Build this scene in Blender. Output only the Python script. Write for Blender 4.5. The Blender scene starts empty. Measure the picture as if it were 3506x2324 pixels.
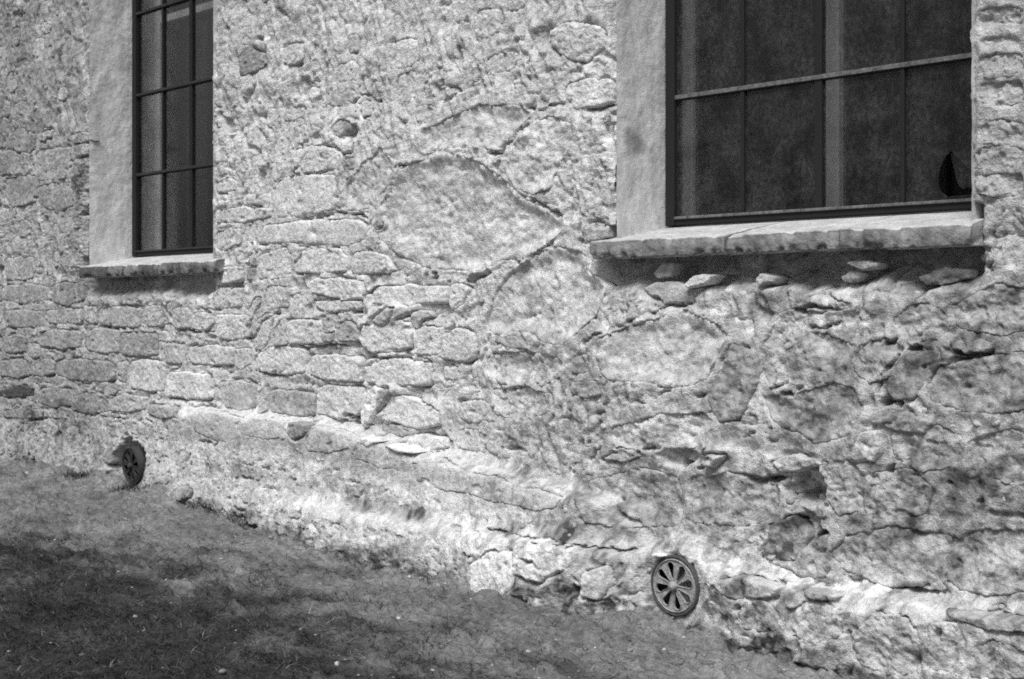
import bpy, bmesh, math, random
import numpy as np
from mathutils import Vector
from mathutils.geometry import delaunay_2d_cdt

# ------------------------------------------------------------------ camera, sky, sun, exposure
sc = bpy.context.scene
col = sc.collection
COS_A, SIN_A = 0.7207, 0.6932          # the wall runs off to the left at about 44 degrees from the view axis
CAM = (0.0, -4.32, 1.24)
cd = bpy.data.cameras.new('camera'); cam = bpy.data.objects.new('camera', cd); col.objects.link(cam)
cd.sensor_width = 36.0; cd.lens = 48.0; cd.shift_y = -0.0291; cd.clip_start = 0.05; cd.clip_end = 2000
cam.location = CAM; cam.rotation_euler = (math.radians(90), 0, math.atan2(COS_A, SIN_A))
sc.camera = cam

SUN_EL, SUN_AZ = math.radians(54), math.radians(156)      # azimuth clockwise from +Y: front of the wall, a little right
w = bpy.data.worlds.new('World'); sc.world = w; w.use_nodes = True
nt = w.node_tree; nt.nodes.clear()
wo = nt.nodes.new('ShaderNodeOutputWorld'); bg = nt.nodes.new('ShaderNodeBackground')
sky = nt.nodes.new('ShaderNodeTexSky'); sky.sky_type = 'NISHITA'; sky.sun_disc = False
sky.sun_elevation = SUN_EL; sky.sun_rotation = SUN_AZ; sky.dust_density = 4.0; sky.air_density = 1.0
hs = nt.nodes.new('ShaderNodeHueSaturation'); hs.inputs['Saturation'].default_value = 0.0   # black-and-white photograph
nt.links.new(sky.outputs[0], hs.inputs['Color']); nt.links.new(hs.outputs[0], bg.inputs[0])
bg.inputs[1].default_value = 0.054
nt.links.new(bg.outputs[0], wo.inputs[0])
sl = bpy.data.lights.new('sun', 'SUN'); sl.energy = 2.3; sl.angle = math.radians(25); sl.color = (1, 1, 1)
so = bpy.data.objects.new('sun', sl); col.objects.link(so)
sd = Vector((math.sin(SUN_AZ) * math.cos(SUN_EL), math.cos(SUN_AZ) * math.cos(SUN_EL), math.sin(SUN_EL)))
so.rotation_euler = sd.to_track_quat('Z', 'Y').to_euler()
vs = sc.view_settings; vs.view_transform = 'Standard'; vs.look = 'None'; vs.gamma = 1.0; vs.use_curve_mapping = False
vs.exposure = 0.52
sc.cycles.max_bounces = 6; sc.cycles.diffuse_bounces = 3; sc.cycles.transparent_max_bounces = 12
sc.cycles.use_denoising = False; sc.cycles.filter_width = 1.8

# ------------------------------------------------------------------ surveying: points of the photograph on the wall / ground
def ray(x, y):
    u = (np.asarray(x, float) - 1753.0) / 4674.0; v = (1060.0 - np.asarray(y, float)) / 4674.0
    return u * SIN_A - COS_A, u * COS_A + SIN_A, v
def W(x, y, Y=0.0):                     # point on the plane y = Y
    dx, dy, dz = ray(x, y); t = (Y - CAM[1]) / dy
    return CAM[0] + t * dx, CAM[2] + t * dz
def Gd(x, y, Z=0.0):                    # point on the ground plane z = Z
    dx, dy, dz = ray(x, y); t = (Z - CAM[2]) / dz
    return CAM[0] + t * dx, CAM[1] + t * dy
REG = {1: (0, 0, 1.568), 2: (700, 0, 1.568), 3: (1950, 0, 1.5206), 4: (0, 850, 1.7425), 5: (700, 850, 1.6507),
       6: (1950, 850, 1.5206), 7: (0, 1550, 1.3918), 8: (1600, 1650, 1.2413), 0: (0, 0, 0.67456), 9: (1000, 1600, 1.9717)}
def loc(r, pts):
    ox, oy, s = REG[r]; p = np.asarray(pts, float)
    return np.stack([ox + p[:, 0] / s, oy + p[:, 1] / s], 1)

# ------------------------------------------------------------------ noise
rng = np.random.RandomState(7); random.seed(7)
PERM = rng.permutation(256); PERM = np.concatenate([PERM, PERM, PERM])
GA = rng.rand(256) * 2 * math.pi; GX, GY = np.cos(GA), np.sin(GA)
def perlin(x, y, s=0):
    x = np.asarray(x, float) + s * 17.31; y = np.asarray(y, float) + s * 9.77
    xf0 = np.floor(x); yf0 = np.floor(y)
    xi = xf0.astype(np.int64) & 255; yi = yf0.astype(np.int64) & 255
    xf = x - xf0; yf = y - yf0
    u = xf * xf * xf * (xf * (xf * 6 - 15) + 10); v = yf * yf * yf * (yf * (yf * 6 - 15) + 10)
    def g(ix, iy, dx, dy):
        h = PERM[PERM[ix & 255] + (iy & 255)]
        return GX[h] * dx + GY[h] * dy
    a = g(xi, yi, xf, yf); b = g(xi + 1, yi, xf - 1, yf); c = g(xi, yi + 1, xf, yf - 1); d = g(xi + 1, yi + 1, xf - 1, yf - 1)
    return 1.5 * (a + u * (b - a) + v * ((c + u * (d - c)) - (a + u * (b - a))))
def fbm(x, y, o=4, s=0, gain=0.5):
    t = 0.0; a = 1.0; f = 1.0
    for i in range(o):
        t = t + a * perlin(x * f, y * f, s + i * 3); a *= gain; f *= 2.03
    return t
def ridged(x, y, o=4, s=0):
    t = 0.0; a = 1.0; f = 1.0
    for i in range(o):
        t = t + a * (1 - 2 * np.abs(perlin(x * f, y * f, s + i * 3))); a *= 0.5; f *= 2.1
    return t
def worley(x, y, s=0):
    x = np.asarray(x, float); y = np.asarray(y, float)
    xi = np.floor(x).astype(np.int64); yi = np.floor(y).astype(np.int64)
    f1 = np.full(x.shape, 9.0); f2 = np.full(x.shape, 9.0); idn = np.zeros(x.shape)
    for i in (-1, 0, 1):
        for j in (-1, 0, 1):
            h = PERM[PERM[(xi + i + s * 13) & 255] + ((yi + j + s * 7) & 255)]; h2 = PERM[h + 57]
            d = np.hypot(xi + i + 0.1 + 0.8 * h / 255. - x, yi + j + 0.1 + 0.8 * h2 / 255. - y)
            near = d < f1
            f2 = np.where(near, f1, np.minimum(f2, d)); idn = np.where(near, h / 255., idn); f1 = np.where(near, d, f1)
    return f1, f2, idn
def sst(a, b, x):
    t = np.clip((x - a) / (b - a), 0, 1); return t * t * (3 - 2 * t)

# ------------------------------------------------------------------ materials
def newmat(name):
    m = bpy.data.materials.new(name); m.use_nodes = True; n = m.node_tree
    b = n.nodes['Principled BSDF']; return m, n, b
def N(n, t, **kw):
    o = n.nodes.new(t)
    for k, v in kw.items():
        if k in ('operation', 'data_type', 'blend_type', 'attribute_name', 'noise_dimensions', 'feature', 'clamp'): setattr(o, k, v)
        else: o.inputs[k].default_value = v
    return o
def math_n(n, op, a, b=None):
    o = n.nodes.new('ShaderNodeMath'); o.operation = op
    for i, v in enumerate((a, b)):
        if v is None: continue
        if isinstance(v, (int, float)): o.inputs[i].default_value = v
        else: n.links.new(v, o.inputs[i])
    return o.outputs[0]
def noise_n(n, vec, scale, detail=4, rough=0.6):
    o = N(n, 'ShaderNodeTexNoise', Scale=scale, Detail=detail, Roughness=rough); n.links.new(vec, o.inputs['Vector']); return o.outputs['Fac']
def rough_stone(name, amp=1.0, bump=0.5, use_tone=True, base=0.5, stretch=None, rough=0.92):
    """grey mineral surface: albedo = tone attribute (or base) + grain at several sizes, fine relief as bump"""
    m, n, b = newmat(name)
    tc = N(n, 'ShaderNodeTexCoord'); vec = tc.outputs['Object']
    if stretch:
        mp = N(n, 'ShaderNodeMapping'); mp.inputs['Scale'].default_value = stretch; n.links.new(vec, mp.inputs[0]); vec = mp.outputs[0]
    n1 = noise_n(n, vec, 9, 5); n2 = noise_n(n, vec, 38, 5, 0.65); n3 = noise_n(n, vec, 150, 3, 0.7)
    if use_tone:
        at = N(n, 'ShaderNodeAttribute', attribute_name='tone'); t = at.outputs['Fac']
    else:
        v = N(n, 'ShaderNodeValue'); v.outputs[0].default_value = base; t = v.outputs[0]
    f = math_n(n, 'ADD', math_n(n, 'MULTIPLY', math_n(n, 'SUBTRACT', n1, 0.5), 0.55 * amp), math_n(n, 'MULTIPLY', math_n(n, 'SUBTRACT', n2, 0.5), 1.5 * amp))
    f = math_n(n, 'ADD', f, math_n(n, 'MULTIPLY', math_n(n, 'SUBTRACT', n3, 0.5), 1.15 * amp))
    f = math_n(n, 'ADD', f, 1.0)
    v = math_n(n, 'MULTIPLY', t, f)
    v = math_n(n, 'MINIMUM', math_n(n, 'MAXIMUM', v, 0.02), 0.86)
    cc = N(n, 'ShaderNodeCombineColor')
    for i in range(3): n.links.new(v, cc.inputs[i])
    n.links.new(cc.outputs[0], b.inputs['Base Color'])
    h = math_n(n, 'ADD', math_n(n, 'MULTIPLY', n2, 0.030), math_n(n, 'MULTIPLY', n3, 0.011))
    bp = N(n, 'ShaderNodeBump', Strength=bump, Distance=1.0); n.links.new(h, bp.inputs['Height']); n.links.new(bp.outputs[0], b.inputs['Normal'])
    b.inputs['Roughness'].default_value = rough; b.inputs['Specular IOR Level'].default_value = 0.15
    return m
M = {}
M['mortar'] = rough_stone('mortar', 1.0, 0.7)
M['stone'] = rough_stone('stone', 0.85, 0.6)
M['sill'] = rough_stone('sill_stone', 0.8, 0.45)
M['plaster'] = rough_stone('plaster', 0.45, 0.25)
M['soil'] = rough_stone('soil', 1.3, 0.8)
M['pebble'] = rough_stone('pebble', 0.4, 0.2, True, 0.5)
M['iron'] = rough_stone('cast_iron', 0.9, 0.3, False, 0.075, None, 0.6)
M['iron_light'] = rough_stone('worn_iron', 1.2, 0.3, False, 0.30, None, 0.6)
M['iron_dark'] = rough_stone('dark_iron', 0.9, 0.3, False, 0.045, None, 0.6)  # darker even iron tone for the far vent
def plain(name, c, rough=0.6, spec=0.3):
    m, n, b = newmat(name); b.inputs['Base Color'].default_value = (c, c, c, 1); b.inputs['Roughness'].default_value = rough
    b.inputs['Specular IOR Level'].default_value = spec; return m
M['frame'] = rough_stone('window_steel', 0.7, 0.1, False, 0.016, None, 0.7)
M['bar'] = rough_stone('muntin_paint', 1.6, 0.2, False, 0.13, None, 0.7)
M['bar_dark'] = rough_stone('dark_bar_paint', 1.0, 0.2, False, 0.035, None, 0.7)
M['inner'] = rough_stone('inner_paint', 0.3, 0.05, False, 0.42, None, 0.6)
M['inner_raised'] = rough_stone('inner_paint_raised', 0.2, 0.05, False, 0.78, None, 0.6)  # same inner paint, tone raised to offset the deep shade there
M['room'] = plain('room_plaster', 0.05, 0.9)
M['dark'] = plain('duct_dark', 0.012, 0.9)
M['grass'] = rough_stone('grass_blade', 0.5, 0.0, True, 0.05, None, 0.7)
def glass(name, dust, seed):
    m, n, b = newmat(name); n.nodes.remove(b); out = n.nodes['Material Output']
    tc = N(n, 'ShaderNodeTexCoord'); vec = tc.outputs['Object']
    mp = N(n, 'ShaderNodeMapping'); mp.inputs['Location'].default_value = (seed, 0, seed * 2); mp.inputs['Scale'].default_value = (1, 1, 0.8); n.links.new(vec, mp.inputs[0])
    a = noise_n(n, mp.outputs[0], 7, 7, 0.72); c = noise_n(n, mp.outputs[0], 55, 4, 0.7)
    r = N(n, 'ShaderNodeMapRange'); r.inputs['From Min'].default_value = 0.40; r.inputs['From Max'].default_value = 0.80; n.links.new(a, r.inputs[0])
    r2 = N(n, 'ShaderNodeMapRange'); r2.inputs['From Min'].default_value = 0.3; r2.inputs['From Max'].default_value = 0.75; n.links.new(c, r2.inputs[0])
    d = math_n(n, 'ADD', math_n(n, 'MULTIPLY', math_n(n, 'MULTIPLY', r.outputs[0], r2.outputs[0]), dust), math_n(n, 'ADD', dust * 0.05, math_n(n, 'MULTIPLY', r2.outputs[0], dust * 0.10)))
    tr = N(n, 'ShaderNodeBsdfTransparent'); tr.inputs[0].default_value = (0.8, 0.8, 0.8, 1)
    gl = N(n, 'ShaderNodeBsdfGlossy'); gl.inputs['Roughness'].default_value = 0.12
    fr = N(n, 'ShaderNodeFresnel'); fr.inputs[0].default_value = 1.45
    mx = N(n, 'ShaderNodeMixShader'); n.links.new(math_n(n, 'MULTIPLY', fr.outputs[0], 0.35), mx.inputs[0]); n.links.new(tr.outputs[0], mx.inputs[1]); n.links.new(gl.outputs[0], mx.inputs[2])
    df = N(n, 'ShaderNodeBsdfDiffuse'); df.inputs[0].default_value = (0.5, 0.5, 0.5, 1)
    m2 = N(n, 'ShaderNodeMixShader'); n.links.new(d, m2.inputs[0]); n.links.new(mx.outputs[0], m2.inputs[1]); n.links.new(df.outputs[0], m2.inputs[2])
    n.links.new(m2.outputs[0], out.inputs[0]); return m
M['glass_dusty'] = glass("dusty_glass", 0.14, 3.0)
M['glass_clear'] = glass('cleaner_glass', 0.02, 8.0)

# ------------------------------------------------------------------ object helpers
def link(name, me, parent=None, mat=None, smooth=True):
    o = bpy.data.objects.new(name, me); col.objects.link(o)
    if parent is not None: o.parent = parent
    if mat is not None: me.materials.append(M[mat] if isinstance(mat, str) else mat)
    if smooth: me.polygons.foreach_set('use_smooth', np.ones(len(me.polygons), bool))
    return o
def np_mesh(name, V, F, tone=None):
    me = bpy.data.meshes.new(name); V = np.asarray(V, np.float32); F = np.asarray(F, np.int32); k = F.shape[1]
    me.vertices.add(len(V)); me.vertices.foreach_set('co', V.ravel())
    me.loops.add(F.size); me.loops.foreach_set('vertex_index', F.ravel())
    me.polygons.add(len(F)); me.polygons.foreach_set('loop_start', np.arange(0, F.size, k, dtype=np.int32))
    me.update(calc_edges=True); me.validate()
    if tone is not None:
        a = me.attributes.new('tone', 'FLOAT', 'POINT'); a.data.foreach_set('value', np.asarray(tone, np.float32))
    return me
def tag(o, label=None, cat=None, group=None, kind=None):
    if label: o['label'] = label
    if cat: o['category'] = cat
    if group: o['group'] = group
    if kind: o['kind'] = kind
    return o
def box_bm(bm, x0, x1, y0, y1, z0, z1, bev=0.0):
    r = bmesh.ops.create_cube(bm, size=1.0)
    for v in r['verts']:
        v.co = Vector(((x0 + x1) / 2 + v.co.x * (x1 - x0), (y0 + y1) / 2 + v.co.y * (y1 - y0), (z0 + z1) / 2 + v.co.z * (z1 - z0)))
    if bev: bmesh.ops.bevel(bm, geom=list({e for v in r['verts'] for e in v.link_edges}), offset=bev, segments=2, affect='EDGES', profile=0.5)
def box(name, parent, mat, x0, x1, y0, y1, z0, z1, bev=0.0):
    bm = bmesh.new(); box_bm(bm, x0, x1, y0, y1, z0, z1, bev); me = bpy.data.meshes.new(name); bm.to_mesh(me); bm.free()
    return link(name, me, parent, mat, False)

gl_x = np.array([-12, -9.6, -8.3, -7.0, -5.6, -4.8, -3.6, -2.6, 2.0]); gl_z = np.array([.10, .10, .10, .075, .02, -.005, .02, -.05, -.08])
# ------------------------------------------------------------------ the wall: large form
OPEN = [(-8.586, -7.028), (-3.858, -2.253)]         # window openings along the wall
Z_BOT, Z_TOP, REC = 1.605, 4.40, 0.32
def line_z(r, pts, Y):
    p = loc(r, pts); X, Z = W(p[:, 0], p[:, 1], Y); return X, Z
L1X, L1Z = line_z(0, [(330, 935), (450, 945), (600, 962), (720, 978), (860, 1012), (1000, 1050), (1200, 1100), (1400, 1146), (1480, 1170)], -0.07)
L2X, L2Z = line_z(0, [(560, 1125), (860, 1183), (1130, 1222), (1350, 1247), (1540, 1277), (1640, 1302), (1780, 1338), (2100, 1386), (2365, 1425)], -0.14)
LW = .045
def ledges(X):
    wob = 0.005 * perlin(X * 3, X * 0, 31) + .003 * perlin(X * 19, X * 0, 33)
    z1 = np.interp(X, L1X, L1Z) + wob; z2 = np.interp(X, L2X, L2Z) + wob
    e1 = sst(L1X[0] - 0.2, L1X[0] + 0.8, X) * (1 - sst(L1X[-1] - 0.25, L1X[-1] + 0.1, X))
    e2 = sst(L2X[0] - 0.2, L2X[0] + 0.9, X)
    return z1, z2, e1, e2
def batter(X, Z, ramp=False):
    z1, z2, e1, e2 = ledges(X)
    st1 = np.clip(.5 - .5 * (Z - z1) / LW, 0, 1) if ramp else sst(.003, -.003, Z - z1)
    st2 = np.clip(.5 - .5 * (Z - z2) / LW, 0, 1) if ramp else sst(.003, -.003, Z - z2)
    b = 0.11 * e1 * st1 + 0.10 * (1 - e1 * 0.4) * e2 * st2
    b = b + 0.07 * sst(0.55, 0.05, Z) ** 1.5 * (1 - 0.5 * sst(-4.2, -3.4, X))
    rock = sst(-4.9, -3.9, X)                       # the rocky mass under the right window swells out
    b = b + rock * 0.07 * sst(1.42, 0.75, Z)
    return b
def gather(X, Z):
    z1, z2, e1, e2 = ledges(X); Zo = Z.copy()
    for zl, e in ((z1, e1), (z2, e2)):
        d = (Z - zl) / LW; t = np.clip(np.abs(d), 0, 1)
        Zo = Zo + e * np.where(np.abs(d) < 1, np.sign(d) * LW * (t ** 3 * .5 + t * .5 - t), 0)
    return Zo
def large(X, Z, ramp=False):
    return batter(X, Z, ramp) + 0.028 * fbm(X / 1.3, Z / 1.1, 2, 1)

# ------------------------------------------------------------------ stones as surveyed: region, tone, proud, outline
S = []
def st(r, tone, proud, *pts, Y=0.0, edge=0.03, rough=1.0):
    blk = edge > .025 and proud < .05
    if rough > 1.5: proud = min(proud, .05) * .30; edge = edge * .8
    elif rough < .55: proud = .006
    elif proud < .06: proud = .004 + proud * .62; edge = edge * .32
    tone = .52 + (tone - .52) * (.45 if rough > 1.5 else 1.0)
    S.append((loc(r, pts), tone, proud, Y, edge, rough, r in (4, 5) and .55 <= rough <= 1.5 and Y == 0 and blk))
# courses left of the middle
st(4, .50, .030, (600,365),(640,350),(820,360),(855,380),(850,440),(825,475),(690,455),(620,440))
st(4, .48, .030, (860,375),(900,345),(980,350),(990,400),(975,460),(900,465),(860,430))
st(4, .46, .030, (1050,365),(1130,360),(1155,400),(1142,460),(1080,475),(1050,440))
st(4, .52, .025, (1160,402),(1200,380),(1290,400),(1290,440),(1240,480),(1165,480))
st(4, .60, .035, (1310,395),(1400,410),(1480,400),(1455,530),(1330,540),(1305,520))
st(4, .46, .012, (30,370),(260,380),(285,420),(260,460),(60,470),(20,430))
st(4, .48, .012, (290,370),(500,360),(510,420),(480,450),(310,440))
st(4, .42, .018, (30,540),(120,510),(170,530),(160,610),(60,620),(20,590))
st(4, .48, .025, (260,510),(330,485),(470,500),(500,540),(490,580),(380,600),(270,575))
st(4, .50, .025, (515,510),(600,475),(690,500),(715,540),(705,615),(600,625),(520,590))
st(4, .38, .035, (725,520),(760,500),(920,510),(950,540),(940,635),(800,645),(730,620))
st(4, .46, .022, (965,620),(1010,575),(1100,575),(1118,610),(1080,680),(990,680))
st(4, .55, .025, (1130,600),(1220,580),(1390,590),(1398,640),(1380,690),(1160,690),(1122,650))
st(4, .50, .018, (1408,620),(1480,600),(1490,680),(1440,720),(1400,700))
st(4, .45, .015, (0,680),(130,660),(190,680),(194,740),(100,770),(0,760))
st(4, .42, .018, (200,690),(280,650),(335,690),(330,740),(260,760),(204,740))
st(4, .40, .022, (342,690),(420,665),(640,670),(690,700),(690,780),(600,800),(460,775),(350,740))
st(4, .50, .022, (702,680),(760,700),(772,760),(740,795),(707,770))
st(4, .58, .032, (785,690),(840,665),(980,680),(996,720),(980,840),(900,850),(820,810),(790,760))
st(4, .62, .035, (1010,760),(1050,740),(1260,750),(1275,790),(1270,880),(1180,900),(1020,880),(1004,850))
st(4, .42, .025, (1330,800),(1440,795),(1530,820),(1520,930),(1450,960),(1380,930),(1325,860))
st(4, .24, .012, (0,850),(120,820),(215,840),(190,875),(60,890),(0,880))
st(4, .40, .015, (250,850),(330,830),(420,850),(430,930),(330,950),(260,910))
st(4, .42, .015, (438,890),(560,860),(640,890),(640,970),(520,985),(444,960))
st(4, .48, .015, (660,910),(760,870),(880,890),(884,950),(760,980),(660,970))
st(4, .38, .015, (892,940),(1000,925),(1110,965),(1100,1000),(1000,1010),(900,980))
st(4, .55, .035, (1160,1000),(1240,965),(1400,1000),(1484,1020),(1470,1090),(1450,1130),(1380,1150),(1200,1090), Y=-.06, rough=.5)
st(4, .56, .035, (1496,1040),(1560,1000),(1755,1040),(1760,1110),(1740,1130),(1486,1110), Y=-.06, rough=.5)
st(4, .28, .030, (1776,1030),(1868,1020),(1868,1090),(1800,1130),(1768,1100), Y=-.06)
st(4, .36, .028, (1612,860),(1700,845),(1888,870),(1880,980),(1800,1000),(1620,970))
st(4, .40, .030, (1566,862),(1598,830),(1605,960),(1560,985), edge=.015)
st(4, .50, .030, (1480,430),(1540,290),(1578,300),(1500,520),(1462,530), edge=.02)
st(4, .48, .030, (1520,460),(1590,400),(1640,400),(1596,590),(1530,600), edge=.02)
st(4, .45, .045, (1650,520),(1700,440),(1738,400),(1736,560),(1660,582), edge=.02)
st(4, .52, .030, (1330,120),(1450,110),(1450,190),(1340,210))
st(4, .28, .012, (1482,130),(1540,120),(1530,190),(1482,190))
st(4, .60, .020, (1560,100),(1700,70),(1760,130),(1700,180),(1570,170))
st(4, .42, .010, (0,970),(150,950),(270,960),(200,1000),(30,1010))
st(4, .45, .012, (40,220),(210,215),(300,240),(300,310),(150,330),(30,300))
st(4, .42, .012, (330,210),(500,205),(510,300),(420,340),(330,310))
st(4, .50, .012, (20,60),(180,50),(210,120),(180,180),(30,190))
# middle courses
st(5, .60, .025, (530,80),(600,10),(760,20),(830,60),(820,130),(680,140),(540,130))
st(5, .58, .020, (850,70),(880,20),(1000,60),(1080,110),(1040,140),(860,140))
st(5, .60, .030, (620,190),(680,165),(900,200),(930,230),(920,285),(800,290),(640,240))
st(5, .55, .022, (640,298),(800,304),(905,300),(910,350),(720,352),(640,325))
st(5, .60, .035, (950,270),(990,215),(1360,215),(1376,250),(1370,310),(1100,320),(980,310))
st(5, .62, .030, (1390,215),(1450,200),(1480,240),(1430,320),(1390,340),(1384,290), edge=.02)
st(5, .60, .040, (495,430),(520,405),(660,420),(712,470),(722,540),(500,545))
st(5, .36, .030, (690,400),(760,380),(778,440),(724,480),(692,440), edge=.02)
st(5, .34, .035, (770,440),(830,420),(890,470),(890,520),(790,520), edge=.02)
st(5, .64, .055, (905,510),(930,430),(1000,430),(1110,405),(1170,420),(1196,470),(1170,560),(1100,580),(950,580), edge=.04)
st(5, .62, .045, (1190,490),(1260,440),(1345,450),(1340,520),(1310,600),(1210,600), edge=.035)
st(5, .58, .040, (1350,560),(1362,490),(1430,450),(1500,510),(1530,600),(1480,640),(1330,612), edge=.04)
st(5, .42, .060, (985,400),(1060,340),(1110,340),(1090,400),(1030,445),(988,430), edge=.03)  # round stone in shadow, the shade put into its tone
st(5, .42, .055, (1180,400),(1200,360),(1290,360),(1300,390),(1240,402),(1222,450),(1192,440), edge=.025)
st(5, .36, .050, (690,470),(720,484),(764,470),(760,520),(700,530), edge=.02)
st(5, .60, .035, (310,610),(420,560),(555,560),(596,590),(540,680),(400,710),(320,680))
st(5, .64, .042, (605,650),(640,600),(860,610),(908,640),(880,740),(700,745),(620,700))
st(5, .64, .045, (917,680),(960,630),(1100,625),(1280,650),(1290,700),(1240,770),(1050,770),(930,760))
st(5, .60, .035, (640,800),(720,770),(880,790),(920,850),(920,930),(780,960),(650,930))
st(5, .62, .050, (1015,920),(1070,830),(1160,840),(1290,900),(1330,920),(1330,1000),(1200,1010),(1030,970))
st(5, .78, .075, (930,920),(985,800),(1010,780),(1040,800),(1010,900),(975,985),(940,1005), edge=.012)
st(5, .30, .070, (1030,800),(1085,795),(1060,850),(1012,920),(1000,960),(1010,890), edge=.015)  # shaded right side of the pale chip, shade put into the tone
st(5, .34, .035, (1010,990),(1100,1004),(1170,1050),(1120,1060),(1020,1030), edge=.015)
st(5, .66, .030, (1090,1100),(1180,1056),(1340,1075),(1350,1130),(1180,1145), Y=-.03)
st(5, .66, .030, (960,1060),(1060,1040),(1085,1080),(1020,1100),(970,1085), edge=.015)
st(5, .50, .035, (610,1066),(640,1005),(800,1040),(860,1065),(850,1120),(740,1145),(615,1140), Y=-.07, rough=.5)
st(5, .55, .035, (866,1068),(1000,1106),(1190,1180),(1196,1265),(1100,1245),(900,1180),(860,1125), Y=-.07, rough=.5)
st(5, .54, .040, (1205,1220),(1280,1212),(1420,1238),(1540,1270),(1530,1370),(1400,1350),(1215,1290), Y=-.07, rough=.5)
st(5, .52, .040, (1546,1272),(1700,1308),(1830,1345),(1820,1430),(1700,1415),(1540,1374), Y=-.07, rough=.5)
st(5, .56, .035, (1836,1348),(2000,1376),(2105,1402),(2080,1450),(1960,1452),(1828,1432), Y=-.07, rough=.5)
st(5, .34, .018, (1660,470),(1760,500),(1850,570),(1760,560),(1650,530), edge=.02)
st(5, .62, .020, (1600,640),(1640,590),(1800,600),(1960,600),(2060,640),(2050,720),(1900,780),(1700,760),(1610,720), rough=1.6)
st(5, .58, .016, (1440,880),(1560,860),(1640,900),(1630,960),(1500,980),(1440,940))
st(5, .60, .018, (1660,800),(1850,790),(1980,830),(1990,920),(1850,960),(1680,940),(1640,870), rough=1.6)
st(5, .36, .018, (2140,760),(2280,750),(2300,820),(2210,835),(2140,810), edge=.02)
st(5, .50, .018, (2120,640),(2190,600),(2230,650),(2200,700),(2130,690))
# upper middle: the big boulder and its neighbours
st(2, .58, .055, (910,1240),(925,1180),(1000,1030),(1080,890),(1180,860),(1310,820),(1480,860),(1565,920),(1640,970),(1700,1055),(1830,1115),(1940,1160),(1945,1235),(1840,1325),(1700,1390),(1600,1395),(1480,1455),(1350,1450),(1200,1445),(1080,1390),(960,1300), edge=.07, rough=2.2)
st(2, .62, .045, (1645,830),(1700,765),(1790,655),(1900,632),(1980,662),(2000,760),(1905,930),(1885,1010),(1765,1045),(1705,1005),(1648,900), edge=.05, rough=2.0)
st(2, .58, .020, (1180,700),(1300,650),(1480,570),(1700,565),(1775,620),(1680,735),(1600,812),(1480,795),(1330,795),(1200,830), edge=.06, rough=2.0)
st(2, .62, .020, (400,1000),(450,950),(715,942),(720,1040),(708,1130),(560,1150),(400,1168), rough=.6)
st(2, .58, .022, (330,1212),(560,1182),(830,1172),(905,1222),(885,1285),(780,1325),(540,1308),(300,1308), rough=.7)
st(2, .54, .025, (540,880),(600,792),(720,802),(748,860),(720,910),(620,920),(560,930))
st(2, .30, .015, (190,300),(240,262),(310,290),(328,340),(270,380),(200,400))
st(2, .58, .015, (1870,160),(1980,122),(2120,150),(2138,255),(2050,318),(1950,308),(1880,240), rough=1.5)
st(2, .58, .015, (1965,450),(2185,425),(2188,550),(2000,580),(1955,530), rough=1.2)
st(2, .56, .012, (80,990),(130,950),(185,980),(180,1020),(90,1030))
st(2, .54, .016, (70,1130),(200,1115),(370,1120),(370,1165),(210,1190),(70,1185))
st(2, .52, .016, (70,1320),(90,1240),(200,1230),(200,1310),(100,1340))
st(2, .54, .018, (330,1370),(440,1340),(480,1370),(470,1440),(350,1450))
st(2, .34, .030, (760,870),(815,850),(820,905),(770,910), edge=.015)
st(2, .32, .030, (705,690),(740,655),(800,655),(790,700),(745,730), edge=.015)
st(2, .32, .020, (915,1210),(950,1170),(975,1205),(950,1230), edge=.012)
st(2, .40, .020, (2045,1240),(2100,1205),(2170,1215),(2170,1270),(2060,1300), edge=.02)
st(2, .60, .015, (880,870),(960,800),(1060,870),(1000,1000),(900,1120),(780,1130),(770,1000), rough=1.6)
st(2, .62, .030, (1660,1450),(1760,1380),(1880,1330),(2040,1345),(2060,1450),(2180,1540),(2120,1700),(1960,1850),(1850,1840),(1700,1780),(1560,1800),(1500,1740),(1560,1560), edge=.07, rough=2.4)
# left of the left window
st(1, .46, .018, (50,730),(110,690),(190,720),(200,790),(150,820),(60,800))
st(1, .50, .020, (215,720),(250,690),(290,700),(280,745),(225,755))
st(1, .46, .012, (0,820),(90,810),(100,900),(60,950),(0,940))
st(1, .48, .012, (210,820),(380,790),(390,880),(350,960),(210,970))
st(1, .52, .030, (400,730),(480,710),(490,755),(410,770), edge=.015)
st(1, .56, .030, (405,785),(480,775),(480,830),(415,830), edge=.015)
st(1, .45, .010, (30,960),(190,940),(200,1080),(60,1110),(20,1040))
st(1, .48, .010, (210,1000),(390,980),(400,1100),(300,1140),(210,1090))
# right of the right window
st(3, .50, .020, (2130,70),(2200,50),(2350,60),(2350,150),(2240,170),(2140,180), edge=.03, rough=1.6)
st(3, .48, .018, (2150,200),(2300,190),(2350,210),(2350,260),(2200,270),(2150,250), edge=.03, rough=1.6)
st(3, .48, .020, (2140,300),(2350,290),(2350,390),(2200,400),(2140,380), edge=.03, rough=1.6)
st(3, .50, .022, (2150,440),(2350,430),(2350,530),(2240,545),(2150,530), edge=.03, rough=1.6)
st(3, .46, .025, (2160,660),(2230,640),(2360,650),(2360,740),(2240,745),(2160,740), edge=.03, rough=1.6)
st(3, .48, .020, (2130,780),(2260,765),(2360,780),(2360,870),(2240,890),(2140,870), edge=.03, rough=1.6)
st(3, .48, .018, (2140,920),(2350,910),(2360,1000),(2260,1020),(2140,1000), edge=.03, rough=1.6)
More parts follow.
